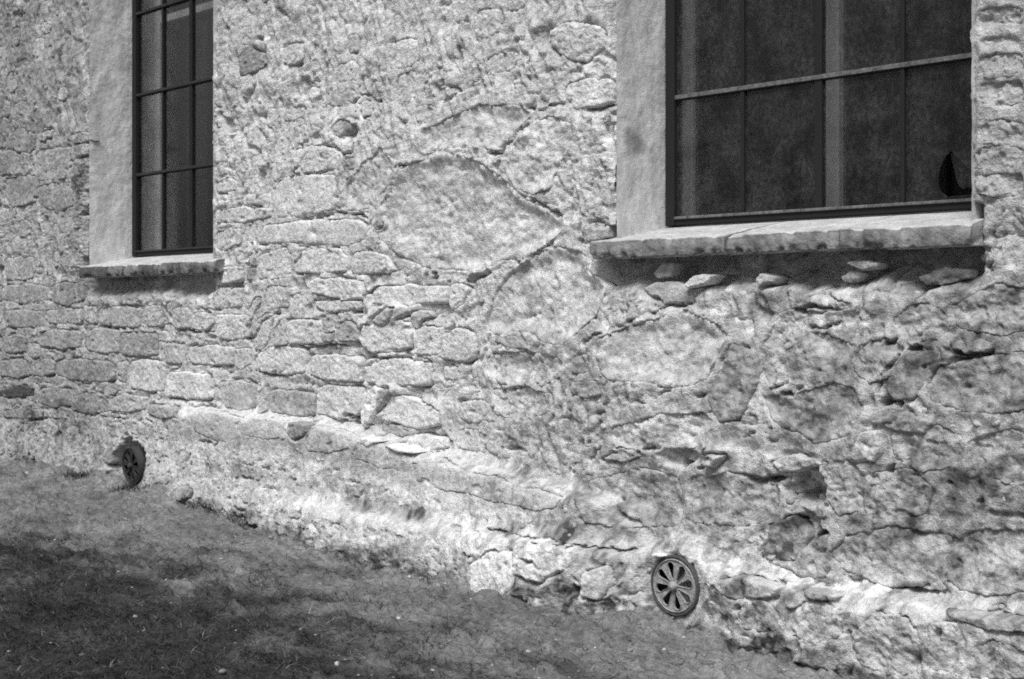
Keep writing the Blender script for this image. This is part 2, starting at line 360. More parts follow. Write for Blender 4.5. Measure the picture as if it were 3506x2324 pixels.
# rocky mass below the right window
RY = -.06
st(6, .56, .050, (150,475),(300,415),(500,345),(560,310),(780,405),(815,470),(775,560),(735,680),(560,735),(420,690),(250,690),(170,600), Y=-.04, edge=.05, rough=2.6)
st(6, .36, .030, (825,510),(955,545),(995,640),(950,780),(900,875),(805,895),(735,785),(785,640), Y=RY, edge=.04, rough=1.4)
st(6, .50, .040, (1005,570),(1240,445),(1490,505),(1475,675),(1380,685),(1200,735),(1090,728),(1025,660), Y=RY, edge=.05, rough=2.4)
st(6, .30, .030, (1015,770),(1180,765),(1380,705),(1475,725),(1550,840),(1480,970),(1300,990),(1085,895), Y=RY, edge=.06, rough=2.0)
st(6, .30, .040, (1672,720),(1770,515),(1900,545),(1915,600),(1830,768),(1740,778), Y=RY, edge=.02, rough=1.0)
st(6, .40, .050, (1930,620),(2100,570),(2300,560),(2500,540),(2560,700),(2500,820),(2100,845),(1910,790),(1880,740), Y=RY, edge=.06, rough=2.4)
st(6, .58, .050, (1520,1080),(1560,965),(1645,952),(1660,1040),(1620,1090),(1540,1103), Y=RY, edge=.025)
st(6, .66, .040, (250,930),(480,880),(700,862),(755,905),(680,1035),(500,1025),(300,1055),(232,985), Y=RY, edge=.05, rough=2.0)
st(6, .52, .060, (740,1130),(762,1072),(848,1072),(790,1132), Y=RY, edge=.015)
st(6, .50, .050, (210,1090),(250,1035),(330,1050),(390,1080),(330,1100),(230,1100), Y=RY, edge=.02)
st(6, .52, .040, (90,1220),(330,1165),(520,1185),(600,1330),(540,1440),(300,1440),(140,1400), Y=-.1, edge=.05, rough=2.2)
st(6, .48, .040, (620,1190),(940,1185),(1080,1250),(1060,1400),(900,1440),(640,1420), Y=-.1, edge=.05, rough=2.2)
st(6, .62, .055, (640,190),(670,145),(770,140),(740,180),(660,205), edge=.015)
st(6, .46, .055, (990,160),(1020,135),(1090,150),(1080,180),(1020,187), edge=.015)
st(6, .44, .045, (1460,80),(1500,65),(1620,75),(1610,105),(1540,107), edge=.012)
st(6, .48, .045, (1420,150),(1470,125),(1530,130),(1510,165),(1430,172), edge=.015, rough=.5)
st(6, .50, .040, (450,130),(490,80),(540,80),(530,140),(470,152), edge=.015, rough=.5)
st(6, .42, .040, (1830,150),(1950,112),(2080,112),(2070,155),(1980,170),(1870,190), edge=.02, rough=.5)
st(6, .50, .030, (405,210),(480,182),(640,202),(660,260),(560,288),(490,278), edge=.02, rough=.5)
st(6, .52, .035, (1165,308),(1290,252),(1480,290),(1465,312),(1260,325), Y=-.02, edge=.02, rough=1.5)
st(6, .56, .030, (1080,360),(1170,330),(1250,350),(1190,470),(1100,540),(1010,500), Y=-.04, edge=.03, rough=1.6)
st(6, .40, .040, (1990,480),(2060,460),(2200,490),(2190,530),(2100,550),(2010,520), Y=-.04, edge=.02)
st(6, .40, .030, (1700,380),(1800,300),(1960,330),(2000,420),(1930,470),(1780,470), Y=-.02, edge=.04, rough=1.8)
st(6, .42, .030, (2010,300),(2200,200),(2400,220),(2500,360),(2300,440),(2060,410), Y=-.02, edge=.05, rough=2.0)
st(6, .46, .035, (1520,520),(1640,480),(1730,520),(1680,650),(1580,690),(1510,620), Y=RY, edge=.04, rough=1.6)
st(6, .44, .040, (1600,900),(1780,860),(1900,900),(1860,960),(1700,930), Y=RY, edge=.025, rough=1.4)
st(6, .46, .040, (1700,960),(1900,930),(2060,990),(2030,1110),(1860,1150),(1720,1080), Y=-.08, edge=.05, rough=2.0)
st(6, .44, .040, (2090,1000),(2300,960),(2500,1010),(2500,1180),(2280,1210),(2100,1130), Y=-.08, edge=.06, rough=2.0)
st(6, .54, .050, (1085,1110),(1140,1085),(1300,1092),(1330,1120),(1240,1140),(1130,1160), Y=-.08, edge=.02)
st(6, .46, .040, (1340,1120),(1480,1130),(1560,1210),(1540,1340),(1420,1380),(1350,1280), Y=-.09, edge=.05, rough=2.0)
st(6, .50, .040, (1600,1180),(1780,1160),(1880,1240),(1850,1380),(1680,1400),(1590,1300), Y=-.09, edge=.05, rough=2.2)
# foot of the wall
FY = -.15
st(8, .86, .080, (810,290),(850,258),(895,262),(880,290),(845,308),(818,306), Y=FY, edge=.012, rough=.4)
st(8, .30, .030, (1290,180),(1380,152),(1435,232),(1380,330),(1250,330), Y=-.11, edge=.03, rough=1.2)  # shaded recess, its darkness painted as a dark-toned stone
st(8, .40, .040, (1450,250),(1500,235),(1540,360),(1490,412),(1260,335),(1390,335), Y=-.12, edge=.03, rough=1.4)
st(8, .52, .060, (1545,300),(1610,235),(1800,205),(2030,230),(2040,400),(2000,455),(1760,425),(1590,375), Y=-.12, edge=.06, rough=2.4)
st(8, .50, .060, (2050,250),(2200,215),(2480,230),(2480,440),(2280,470),(2100,450),(2048,400), Y=-.12, edge=.06, rough=2.4)
st(8, .30, .035, (1430,430),(1460,418),(1600,475),(1580,490),(1490,488), Y=FY-.02, edge=.02)
st(8, .28, .040, (2040,535),(2200,550),(2470,590),(2470,640),(2200,605),(2080,572), Y=FY-.04, edge=.02)
st(8, .30, .080, (2110,765),(2150,702),(2250,690),(2380,740),(2420,820),(2150,830), Y=FY-.08, edge=.04, rough=2.0)
st(8, .62, .050, (1670,650),(1750,565),(1880,590),(1960,690),(1930,790),(1790,810),(1690,760), Y=FY-.05, edge=.05, rough=2.0)
st(8, .56, .050, (1980,610),(2080,600),(2120,690),(2060,790),(1970,780), Y=FY-.06, edge=.04, rough=1.6)
st(8, .50, .040, (1180,530),(1280,510),(1360,560),(1330,620),(1210,610), Y=FY-.02, edge=.03, rough=1.6)
st(8, .60, .040, (1390,540),(1500,510),(1620,550),(1600,640),(1480,680),(1390,620), Y=FY-.03, edge=.04, rough=1.8)
st(8, .48, .030, (1060,420),(1200,400),(1340,440),(1330,480),(1140,480), Y=FY-.01, edge=.03, rough=1.4)
st(9, .72, .035, (1640,460),(1800,480),(2000,515),(2010,640),(1850,720),(1660,680), Y=-.16, edge=.04, rough=1.4)
st(9, .74, .035, (1330,640),(1440,560),(1600,560),(1650,680),(1640,800),(1500,860),(1350,800), Y=-.17, edge=.05, rough=1.4)
st(9, .60, .040, (2100,700),(2200,650),(2230,760),(2180,860),(2090,830), Y=-.17, edge=.03, rough=1.2)
0 and st(9, .34, .050, (1680,850),(1780,820),(2020,820),(2030,890),(1860,900),(1700,890), Y=-.19, edge=.03, rough=1.4)
0 and st(9, .30, .050, (2090,860),(2180,870),(2230,910),(2120,925), Y=-.19, edge=.02)
st(4, .34, .040, (880,1390),(920,1350),(950,1390),(930,1440),(885,1445), Y=-.10, edge=.015)
st(4, .32, .050, (1045,1470),(1090,1425),(1190,1430),(1180,1480),(1080,1500), Y=-.12, edge=.02)
0 and st(4, .52, .030, (560,1150),(640,1135),(740,1180),(720,1215),(600,1215), Y=-.06, edge=.02)
st(4, .46, .030, (960,1370),(1010,1345),(1040,1380),(1010,1400), Y=-.11, edge=.012)

# cracks, holes and crevices as surveyed: region, width, depth, points
C = []
def ck(r, wd, dp, *pts, Y=0.0): C.append((loc(r, pts), wd, dp, Y))
ck(2, .014, .06, (940,1300),(1000,1330),(1080,1390),(1140,1420),(1240,1470))
ck(2, .012, .05, (1330,825),(1420,820),(1490,845),(1600,820),(1660,770),(1760,670))
ck(2, .022, .07, (1570,930),(1610,890)); ck(2, .012, .05, (1640,930),(1700,1040),(1780,1070),(1930,1160))
ck(2, .025, .06, (1770,1080),(1790,1070)); ck(2, .012, .05, (1940,1260),(1840,1330),(1720,1390),(1690,1410),(1650,1390),(1560,1450),(1430,1500))
ck(2, .014, .06, (1430,1490),(1520,1465)); ck(2, .014, .05, (1070,895),(1120,885)); ck(2, .01, .04, (1080,890),(1010,1030),(930,1180))
ck(2, .022, .07, (760,740),(800,700),(825,680)); ck(2, .016, .05, (780,630),(820,640)); ck(2, .016, .05, (760,840),(815,815))
ck(2, .012, .05, (840,480),(835,600),(830,700),(815,820)); ck(2, .02, .04, (540,460),(590,425)); ck(2, .014, .04, (800,490),(840,500),(950,550))
ck(2, .01, .04, (230,205),(320,212)); ck(2, .016, .05, (1180,850),(1260,800)); ck(2, .012, .04, (1340,470),(1400,490),(1440,470),(1490,400))
ck(2, .02, .05, (1060,645),(1100,655)); ck(2, .016, .05, (1590,230),(1620,240)); ck(2, .014, .04, (1680,215),(1730,205)); ck(2, .018, .05, (1850,150),(1870,140))
ck(2, .018, .05, (1745,345),(1760,325)); ck(2, .016, .05, (1750,580),(1780,580)); ck(2, .012, .04, (1810,600),(1940,560)); ck(2, .016, .05, (1920,630),(1960,645))
ck(2, .014, .05, (1930,1080),(1990,1050),(2000,1010)); ck(2, .014, .06, (2120,1180),(2165,1180)); ck(2, .02, .06, (2030,1285),(2045,1290)); ck(2, .01, .05, (2030,1250),(2028,1110),(2020,1040))
ck(2, .016, .05, (1930,900),(1940,830)); ck(2, .014, .05, (1975,880),(1985,830)); ck(2, .012, .05, (480,960),(540,870)); ck(2, .012, .04, (560,945),(740,910))
ck(2, .012, .05, (550,1150),(640,1165),(700,1150)); ck(2, .012, .05, (720,1140),(870,1160),(890,1175)); ck(2, .012, .05, (720,1060),(735,960))
ck(2, .014, .05, (190,1105),(320,1105)); ck(2, .018, .06, (230,1420),(240,1420)); ck(2, .02, .06, (210,1530),(240,1540)); ck(2, .02, .06, (1220,1490),(1245,1500))
ck(2, .012, .03, (830,130),(860,105)); ck(2, .012, .03, (990,105),(1060,75)); ck(2, .02, .05, (1270,25),(1310,25)); ck(2, .01, .03, (970,300),(1000,240),(1030,215))
ck(2, .01, .03, (560,330),(585,230)); ck(2, .014, .04, (110,155),(140,150)); ck(2, .014, .05, (175,265),(180,400)); ck(2, .014, .04, (610,730),(480,800))
ck(1, .014, .05, (440,30),(480,60),(470,300),(480,520)); ck(1, .02, .05, (455,580),(450,700)); ck(1, .02, .06, (390,870),(440,850)); ck(1, .03, .08, (470,1080),(480,1140),(450,1160))
ck(1, .022, .05, (460,1150),(440,1300),(470,1380)); ck(1, .02, .05, (320,1370),(345,1360)); ck(1, .012, .03, (355,240),(370,120)); ck(1, .01, .03, (95,110),(110,60))
ck(1, .014, .04, (0,800),(50,790),(110,830)); ck(1, .014, .04, (180,820),(210,720),(290,690),(290,740),(230,770)); ck(1, .018, .04, (185,1065),(215,1060)); ck(1, .016, .04, (10,945),(60,940))
ck(4, .012, .06, (690,475),(810,480)); ck(4, .012, .06, (890,470),(1010,495)); ck(4, .012, .06, (1060,485),(1250,505)); ck(4, .012, .06, (800,648),(940,645))
ck(4, .014, .05, (760,665),(785,690)); ck(4, .012, .05, (640,895),(720,850),(735,800),(705,750)); ck(4, .012, .05, (1010,745),(1080,700)); ck(4, .012, .06, (1020,890),(1130,905),(1270,910))
ck(4, .014, .05, (1150,935),(1280,930),(1380,960)); ck(4, .022, .08, (1525,670),(1540,720)); ck(4, .014, .06, (1540,730),(1620,755),(1720,725)); ck(4, .02, .07, (1850,1005),(1890,990))
ck(4, .01, .05, (1890,900),(1888,990)); ck(4, .014, .05, (780,1020),(600,1000)); ck(4, .01, .05, (1280,1140),(1390,1165)); ck(4, .014, .05, (1035,1060),(1040,1170)); ck(4, .02, .08, (530,1115),(540,1165))
ck(4, .014, .05, (240,580),(250,510)); ck(4, .014, .05, (270,590),(360,610)); ck(4, .014, .05, (60,470),(120,490)); ck(4, .012, .05, (1180,360),(1330,365)); ck(4, .016, .06, (1380,240),(1410,220))
ck(4, .02, .05, (640,460),(670,470)); ck(4, .016, .06, (1500,560),(1600,420),(1680,380)); ck(4, .014, .07, (1735,560),(1742,420)); ck(4, .014, .05, (990,340),(1040,440)); ck(4, .016, .05, (170,1030),(300,1010),(380,1110))
ck(5, .014, .06, (930,280),(960,240)); ck(5, .012, .05, (860,350),(910,355),(935,290)); ck(5, .02, .08, (1120,395),(1175,375)); ck(5, .016, .06, (1360,480),(1400,440)); ck(5, .014, .06, (1400,340),(1480,270),(1500,200),(1600,130))
ck(5, .012, .06, (500,548),(740,545),(895,550)); ck(5, .012, .06, (740,545),(745,575)); ck(5, .012, .06, (1060,575),(1150,580),(1180,600),(1290,635)); ck(5, .012, .06, (920,660),(1000,630),(1080,610))
ck(5, .014, .06, (890,740),(910,650)); ck(5, .016, .06, (300,690),(370,710)); ck(5, .016, .05, (500,720),(530,720)); ck(5, .02, .08, (800,940),(915,950)); ck(5, .012, .06, (780,970),(900,985))
ck(5, .012, .06, (630,870),(632,950)); ck(5, .016, .07, (590,960),(635,945)); ck(5, .02, .07, (960,1000),(1010,980)); ck(5, .02, .07, (930,790),(970,775)); ck(5, .016, .06, (1560,640),(1600,560),(1610,490))
ck(5, .012, .05, (1620,540),(1830,580)); ck(5, .016, .06, (1880,560),(1990,540)); ck(5, .01, .04, (1770,400),(1880,370)); ck(5, .022, .07, (2005,960),(2015,940)); ck(5, .012, .05, (1405,1190),(1540,1240),(1570,1245))
ck(5, .014, .05, (2200,1250),(2300,1120)); ck(5, .014, .06, (1490,180),(1600,145)); ck(5, .012, .05, (0,345),(100,345)); ck(5, .014, .05, (230,500),(330,300))
ck(5, .012, .04, (1760,790),(1840,775)); ck(5, .01, .03, (720,820),(740,770)); ck(5, .02, .05, (1380,1080),(1400,1120))
ck(6, .010, .05, (100,490),(270,410),(470,330),(530,300),(640,290),(680,220),(770,175)); ck(6, .012, .05, (400,230),(500,275)); ck(6, .012, .05, (1020,190),(1120,195)); ck(6, .012, .05, (1330,215),(1410,175),(1510,172))
ck(6, .014, .06, (1160,315),(1230,325),(1300,300),(1400,320),(1480,295)); ck(6, .014, .06, (1800,280),(1870,205),(1940,165),(2040,160)); ck(6, .02, .05, (1735,150),(1800,150)); ck(6, .016, .06, (2160,90),(2200,95))
ck(6, .010, .04, (1270,420),(1400,400),(1500,380)); ck(6, .012, .05, (1330,480),(1370,445)); ck(6, .01, .04, (1090,555),(1170,490)); ck(6, .016, .06, (1110,725),(1180,690)); ck(6, .018, .06, (1240,730),(1310,710),(1390,690))
ck(6, .022, .07, (1180,755),(1200,750)); ck(6, .018, .08, (1820,520),(1900,530),(1960,540)); ck(6, .014, .07, (1980,520),(2060,545),(2180,550)); ck(6, .012, .06, (1670,735),(1690,670),(1750,560)); ck(6, .024, .08, (1700,795),(1790,800))
ck(6, .018, .05, (1600,830),(1640,790)); ck(6, .012, .06, (1610,905),(1690,920),(1770,890)); ck(6, .014, .05, (1540,1110),(1640,1090)); ck(6, .014, .06, (240,1090),(280,1060),(330,1055),(400,1070),(520,1020),(590,1050)); ck(6, .024, .07, (630,1110),(665,1125))
ck(6, .014, .06, (750,1140),(840,1085)); ck(6, .020, .07, (990,1170),(1040,1210),(1080,1200),(1110,1190),(1230,1175)); ck(6, .035, .09, (1220,1275),(1290,1265)); ck(6, .02, .08, (1300,1300),(1310,1220)); ck(6, .016, .05, (250,1320),(320,1390))
ck(6, .014, .05, (240,700),(330,680)); ck(6, .014, .05, (380,690),(415,655)); ck(6, .016, .05, (730,775),(750,750)); ck(6, .014, .05, (540,750),(590,730)); ck(6, .012, .05, (1990,440),(2040,450)); ck(6, .012, .05, (360,780),(460,800))
ck(6, .016, .06, (1730,1140),(1760,1120)); ck(6, .016, .05, (1590,1170),(1640,1170)); ck(6, .018, .06, (1595,1275),(1605,1280)); ck(6, .014, .05, (1640,1340),(1660,1340)); ck(6, .012, .05, (1890,610),(1960,600),(2100,570),(2230,540)); ck(6, .018, .05, (1680,490),(1740,480))
ck(6, .016, .05, (180,950),(220,905)); ck(6, .02, .06, (780,1045),(790,1045))
ck(8, .016, .07, (640,90),(660,130),(780,225), Y=-.1); ck(8, .010, .06, (140,190),(300,215),(520,255),(640,280),(800,300), Y=-.12); ck(8, .022, .08, (1450,240),(1500,225), Y=-.12); ck(8, .024, .09, (1840,460),(1945,450), Y=-.12)
ck(8, .014, .05, (1560,385),(1660,415), Y=-.13); ck(8, .022, .07, (300,460),(350,490), Y=-.16); ck(8, .03, .09, (540,440),(560,500), Y=-.17); ck(8, .016, .06, (295,305),(370,320),(430,350), Y=-.15); ck(8, .016, .06, (1240,330),(1290,310), Y=-.12)
ck(8, .02, .06, (1170,530),(1185,520), Y=-.16); ck(8, .02, .07, (1400,630),(1440,720), Y=-.18); ck(8, .018, .06, (1660,640),(1640,720), Y=-.18); ck(8, .02, .07, (1890,700),(1960,790), Y=-.18); ck(8, .02, .06, (2030,620),(2020,700), Y=-.18)
ck(4, .04, .10, (700,1150),(765,1160), Y=-.04); ck(4, .05, .10, (640,1290),(700,1300), Y=-.05); ck(4, .03, .08, (900,1380),(930,1420), Y=-.08)
ck(7, .014, .05, (1030,260),(1140,275), Y=-.1); ck(7, .02, .05, (1200,340),(1270,350), Y=-.14)

# darker/lighter stained patches with a shape of their own: region, dtone, rx, rz, point
T = []
def stain(r, d, rx, rz, *pts, Y=0.0):
    for p in loc(r, pts): T.append((p, d, rx, rz, Y))
stain(2, -.18, .09, .07, (1460,1040), (1380,1020)); stain(2, -.20, .10, .05, (1260,1420), (1180,1480)); stain(2, -.10, .16, .16, (900,1000)); stain(2, .12, .20, .10, (1760,1220),(1560,1180)); stain(2, .12, .12, .12, (1750,800),(1850,720))
stain(2, -.14, .08, .06, (720,500),(900,530)); stain(2, -.12, .06, .08, (1090,420),(1080,380)); stain(2, -.12, .10, .06, (1420,420)); stain(2, -.16, .05, .04, (2060,260),(1960,310),(1650,160))
stain(5, -.16, .07, .06, (1870,1260),(1830,1230)); stain(5, -.16, .05, .05, (2180,650),(2000,640),(2270,900),(2200,900)); stain(5, -.14, .10, .05, (1750,1050),(1480,1000),(2000,1020)); stain(5, -.16, .08, .03, (1250,820),(1400,800),(720,890)); stain(5, -.18, .09, .04, (880,1430),(980,1430),(1200,1480),(1280,1500), Y=-.08)
stain(5, -.10, .10, .06, (700,1510),(600,1350),(300,1200),(150,1250)); stain(5, .12, .30, .10, (1700,1500),(1300,1400), Y=-.1); stain(5, .12, .25, .12, (1900,350),(2000,150))
stain(6, -.14, .10, .10, (1350,850),(1250,900)); stain(6, -.14, .20, .12, (1450,560),(1800,250),(2150,250)); stain(6, -.14, .30, .16, (2200,650),(2100,1200),(2250,1300)); stain(6, .14, .12, .05, (850,310),(800,360)); stain(6, .14, .25, .12, (450,600),(560,950)); stain(6, -.12, .05, .05, (570,960),(840,970),(910,920),(740,840))
stain(6, .10, .25, .04, (1150,1080),(1300,1090)); stain(6, -.14, .12, .08, (450,1330),(560,1400)); stain(6, -.16, .12, .06, (1000,300),(1200,240))
stain(8, -.22, .10, .05, (1280,560),(1140,430),(1250,440),(1820,570), Y=-.16); stain(8, .20, .30, .06, (1100,370),(1400,410),(1700,500),(2100,520), Y=-.15); stain(8, -.14, .14, .06, (2070,350),(1850,190),(1750,210), Y=-.12); stain(8, .20, .30, .10, (300,380),(150,260), Y=-.16)
stain(9, .20, .40, .10, (700,430),(1200,440),(300,320), Y=-.14); stain(9, .18, .35, .08, (1300,230),(1000,180),(1800,330), Y=-.10); stain(9, -.22, .07, .04, (900,290),(550,250),(700,240),(450,170),(980,310), Y=-.1); stain(9, -.20, .08, .04, (1700,590),(1780,380),(1880,430),(220,310), Y=-.14)
stain(9, -.24, .10, .07, (800,560),(860,580), Y=-.16)
stain(4, -.20, .10, .08, (380,1080),(470,1060),(200,1030)); stain(4, -.16, .14, .09, (650,1270), Y=-.05); stain(4, -.14, .10, .05, (1300,1290),(1480,1320),(1120,1290), Y=-.08); stain(4, -.10, .25, .10, (750,280),(950,260)); stain(4, .06, .20, .03, (220,800))
stain(4, -.14, .30, .06, (120,860),(420,950)); stain(1, -.08, .25, .25, (100,200)); stain(1, .10, .10, .25, (30,350),(220,230)); stain(1, -.12, .08, .30, (430,1100),(440,900))

# ------------------------------------------------------------------ the wall grid
def graded(a, b, d0, d1):
    out = [a]; 
    while out[-1] < b:
        t = (out[-1] - a) / (b - a); out.append(out[-1] + d0 + (d1 - d0) * t)
    out[-1] = b
    return np.array(out)
xs = np.concatenate([np.linspace(-17, -10.95, 60), graded(-10.8, -1.75, 0.0125, 0.0066), np.linspace(-1.6, 4, 50)])
zs = np.concatenate([np.arange(-0.35, 2.45, 0.0068), np.arange(2.455, 3.65, 0.011), np.linspace(3.7, 5.2, 40)])
for e in [OPEN[0][0], OPEN[0][1], OPEN[1][0], OPEN[1][1]]: xs[np.argmin(np.abs(xs - e))] = e
ZB_HOLE = 1.50
for e in (ZB_HOLE, Z_TOP): zs[np.argmin(np.abs(zs - e))] = e
XX, ZZ = np.meshgrid(xs, zs)
nz, nx = XX.shape

def rel_zones(X, Z):
    q = fbm(X * 1.1, Z * 1.1, 2, 45) * 0.35
    rock = sst(-4.75, -4.25, X + q) * sst(1.5, 1.25, Z + q * .4)
    upper = sst(0.95, 1.35, Z + 0.35 * sst(-6.2, -4.5, X) + q) * (1 - .6 * sst(-2.4, -2.25, X))
    foot = sst(0.62, 0.42, Z + q * .3)
    return rock, upper, foot
def mortar_relief(X, Z):
    rock, upper, foot = rel_zones(X, Z)
    wx = X + 0.05 * fbm(X * 6, Z * 6, 2, 12); wz = Z + 0.05 * fbm(X * 6, Z * 6, 2, 18)
    f1, f2, idn = worley(wx / 0.24, wz / 0.15, 3)
    lump = 0.018 * (1 - np.clip(f1, 0, 1) ** 2) - 0.018 * sst(0.10, 0.0, f2 - f1) + 0.014 * (idn - .5)
    g1, g2, jd = worley(wx / 0.085, wz / 0.06, 5)
    rub = 0.010 * (1 - g1) - 0.010 * sst(0.14, 0, g2 - g1) + 0.008 * (jd - .5)
    gate = sst(-0.25, 0.35, fbm(X * 2.3, Z * 2.3, 2, 70))
    # streaky harling on the upper wall, leaning a little
    sx = X + 0.28 * Z
    streak = 0.010 * ridged(sx * 14, Z * 3.4, 3, 80) + 0.007 * fbm(sx * 30, Z * 7, 2, 84)
    strata_ = 0.008 * ridged((X * .93 - Z * .36) * 2.0, (Z * .93 + X * .30) * 5.5, 3, 530)
    fine = (0.0085 - .003 * foot - .002 * rock) * fbm(X * 11, Z * 13, 3, 20, 0.55)
    pits = -0.028 * sst(0.43, 0.55, perlin(X * 26 + 3 * perlin(X * 8, Z * 8, 9), Z * 30, 25)) * sst(-.2, .3, perlin(X * 3, Z * 3, 27))
    pits = pits * (1 - .5 * upper)
    h = fine * (.8 - .2 * upper) + pits
    h = h + .85 * (1 - rock) * (1 - .6 * upper) * (1 - .65 * foot) * (lump * (0.35 + .65 * gate) + rub * gate)
    vp = -.034 * sst(.33, .45, perlin(sx * 20 + 2 * perlin(X * 6, Z * 3, 8), Z * 6.5, 28)) * sst(-.15, .25, perlin(X * 2.2, Z * 2.2, 29))
    u1, u2, ud = worley(sx / .075 + .5 * perlin(X * 9, Z * 7, 51), Z / .15 + .4 * perlin(X * 9, Z * 7, 53), 9)
    flake = .017 * (ud - .5) * sst(-.35, .25, perlin(X * 2.6, Z * 2.2, 55)) - .012 * sst(.10, .0, u2 - u1)
    h = h + upper * (streak * .8 + flake + vp + 0.30 * rub * gate + 0.022 * fbm(X * 3.2 + .3 * Z, Z * 2.6, 3, 96))
    h = h + rock * (strata_ * .8 + 0.010 * ridged(X * 2.1, Z * 2.5, 3, 99) + .012 * fbm(X * 4.5, Z * 5, 2, 533) - .008 + 0.35 * rub * gate)
    h = h + foot * 0.006 * fbm(X * 9, Z * 12, 3, 110)
    k1, k2, kd = worley(X / .034 + .4 * perlin(X * 20, Z * 20, 41), Z / .030, 6)
    crumb = sst(-.3, .4, perlin(X * 4, Z * 4, 43))
    h = h + (.002 + .005 * crumb) * (kd - .5) - (.002 + .004 * crumb) * sst(.16, 0, k2 - k1) + .0022 * perlin(X * 60, Z * 60, 47)
    z1, z2, e1, e2 = ledges(X)
    band = e1 * sst(.06, .03, Z - z1) * sst(-.22, -.16, Z - z1)
    band2 = e2 * sst(.06, .03, np.abs(Z - z2))
    h = h * (1 - .85 * band) * (1 - .5 * band2)
    return h
def tone_field(X, Z):
    rock, upper, foot = rel_zones(X, Z)
    t = 0.63 + 0.05 * fbm(X * .9, Z * .9, 2, 200) + 0.04 * fbm(X * 5, Z * 5, 3, 205)
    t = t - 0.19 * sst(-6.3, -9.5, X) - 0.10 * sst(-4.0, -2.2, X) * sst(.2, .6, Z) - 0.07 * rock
    d = fbm(X * 6.5, Z * 8, 4, 210, .6)                     # dirt and lichen patches with ragged edges
    t = t - (0.05 + 0.05 * rock + 0.05 * foot) * sst(0.18, 0.38, d)
    bl = fbm(X * 15, Z * 17, 3, 214, .6)
    t = t - (.05 + .08 * rock + .06 * foot) * sst(.05, .35, bl) + (.03 + .06 * rock) * sst(.05, .35, -bl)
    t = t + rock * .10 * fbm((X * .93 - Z * .36) * 4, (Z * .93 + X * .30) * 34, 2, 216)
    lw = fbm(X * 4 + 5, Z * 5, 4, 220, .6)                  # remains of limewash
    t = t + (0.05 + .03 * foot) * sst(0.10, 0.30, lw)
    sx = X + 0.28 * Z
    t = t + 0.16 * upper * sst(0.30, 0.5, perlin(sx * 16, Z * 1.6, 230)) * sst(-.1, .3, perlin(X * 1.5, Z * 1.5, 233))
    zg = np.interp(X, gl_x, gl_z)
    t = t - .07 * sst(-2.35, -2.2, X) * sst(1.3, 1.5, Z)
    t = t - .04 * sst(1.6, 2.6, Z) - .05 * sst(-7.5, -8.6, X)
    z1, z2, e1, e2 = ledges(X)
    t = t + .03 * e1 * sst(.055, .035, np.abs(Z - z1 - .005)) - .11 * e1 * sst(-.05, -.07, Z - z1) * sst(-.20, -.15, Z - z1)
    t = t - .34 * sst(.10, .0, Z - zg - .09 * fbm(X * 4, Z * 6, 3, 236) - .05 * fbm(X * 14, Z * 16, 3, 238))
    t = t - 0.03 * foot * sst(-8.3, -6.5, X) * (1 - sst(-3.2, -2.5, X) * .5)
    return t
L = large(XX, ZZ, True)
R = mortar_relief(XX, ZZ)
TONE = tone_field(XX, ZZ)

def boxidx(x0, x1, z0, z1):
    return slice(max(np.searchsorted(xs, x0), 0), np.searchsorted(xs, x1)), slice(np.searchsorted(zs, z0), np.searchsorted(zs, z1))
def seg_dist(px, pz, P):
    d = np.full(px.shape, 9.0)
    for (a, b) in zip(P[:-1], P[1:]):
        ab = b - a; l2 = max(ab @ ab, 1e-9)
        t = np.clip(((px - a[0]) * ab[0] + (pz - a[1]) * ab[1]) / l2, 0, 1)
        d = np.minimum(d, np.hypot(px - a[0] - t * ab[0], pz - a[1] - t * ab[1]))
    return d
for p, dt, rx, rz, Y in T:
    X0, Z0 = W(p[0], p[1], Y); sx, sz = boxidx(X0 - 2 * rx, X0 + 2 * rx, Z0 - 2 * rz, Z0 + 2 * rz)
    x, z = XX[sz, sx], ZZ[sz, sx]
    q = np.hypot((x - X0) / rx, (z - Z0) / rz) + 0.55 * fbm(x * 11, z * 11, 3, 240)
    TONE[sz, sx] += dt * (.5 if dt > 0 else .75) * sst(1.15, 0.55, q)
def stain_at(x, z):                          # stains continue over the stones
    t = np.zeros_like(x)
    for p, dt, rx, rz, Y in T:
        X0, Z0 = W(p[0], p[1], Y)
        if abs(X0 - x.mean()) > rx * 2 + 1.0 or abs(Z0 - z.mean()) > rz * 2 + .6: continue
        q = np.hypot((x - X0) / rx, (z - Z0) / rz) + 0.55 * fbm(x * 11, z * 11, 3, 240)
        t += dt * (.5 if dt > 0 else .75) * sst(1.15, 0.55, q)
    return t

# outlines -> wall coordinates, plus filler stones in the coursed part
def chaikin(P, k=1):
    for _ in range(k):
        Q = np.roll(P, -1, 0); P = np.stack([0.93 * P + 0.07 * Q, 0.07 * P + 0.93 * Q], 1).reshape(-1, 2)
    return P
def resample(P, ds):
    Q = np.vstack([P, P[:1]]); s = np.concatenate([[0], np.cumsum(np.hypot(*np.diff(Q, axis=0).T))])
    n = max(14, int(s[-1] / ds)); t = np.linspace(0, s[-1], n, endpoint=False)
    return np.stack([np.interp(t, s, Q[:, 0]), np.interp(t, s, Q[:, 1])], 1)
def inside(px, pz, P):
    c = np.zeros(px.shape, bool); Q = np.roll(P, 1, 0)
    for (x0, z0), (x1, z1) in zip(P, Q):
        if z0 == z1: continue
        m = ((z0 > pz) != (z1 > pz)) & (px < (x1 - x0) * (pz - z0) / (z1 - z0) + x0); c ^= m
    return c
OUT = []
occ = np.zeros((nz, nx), bool)
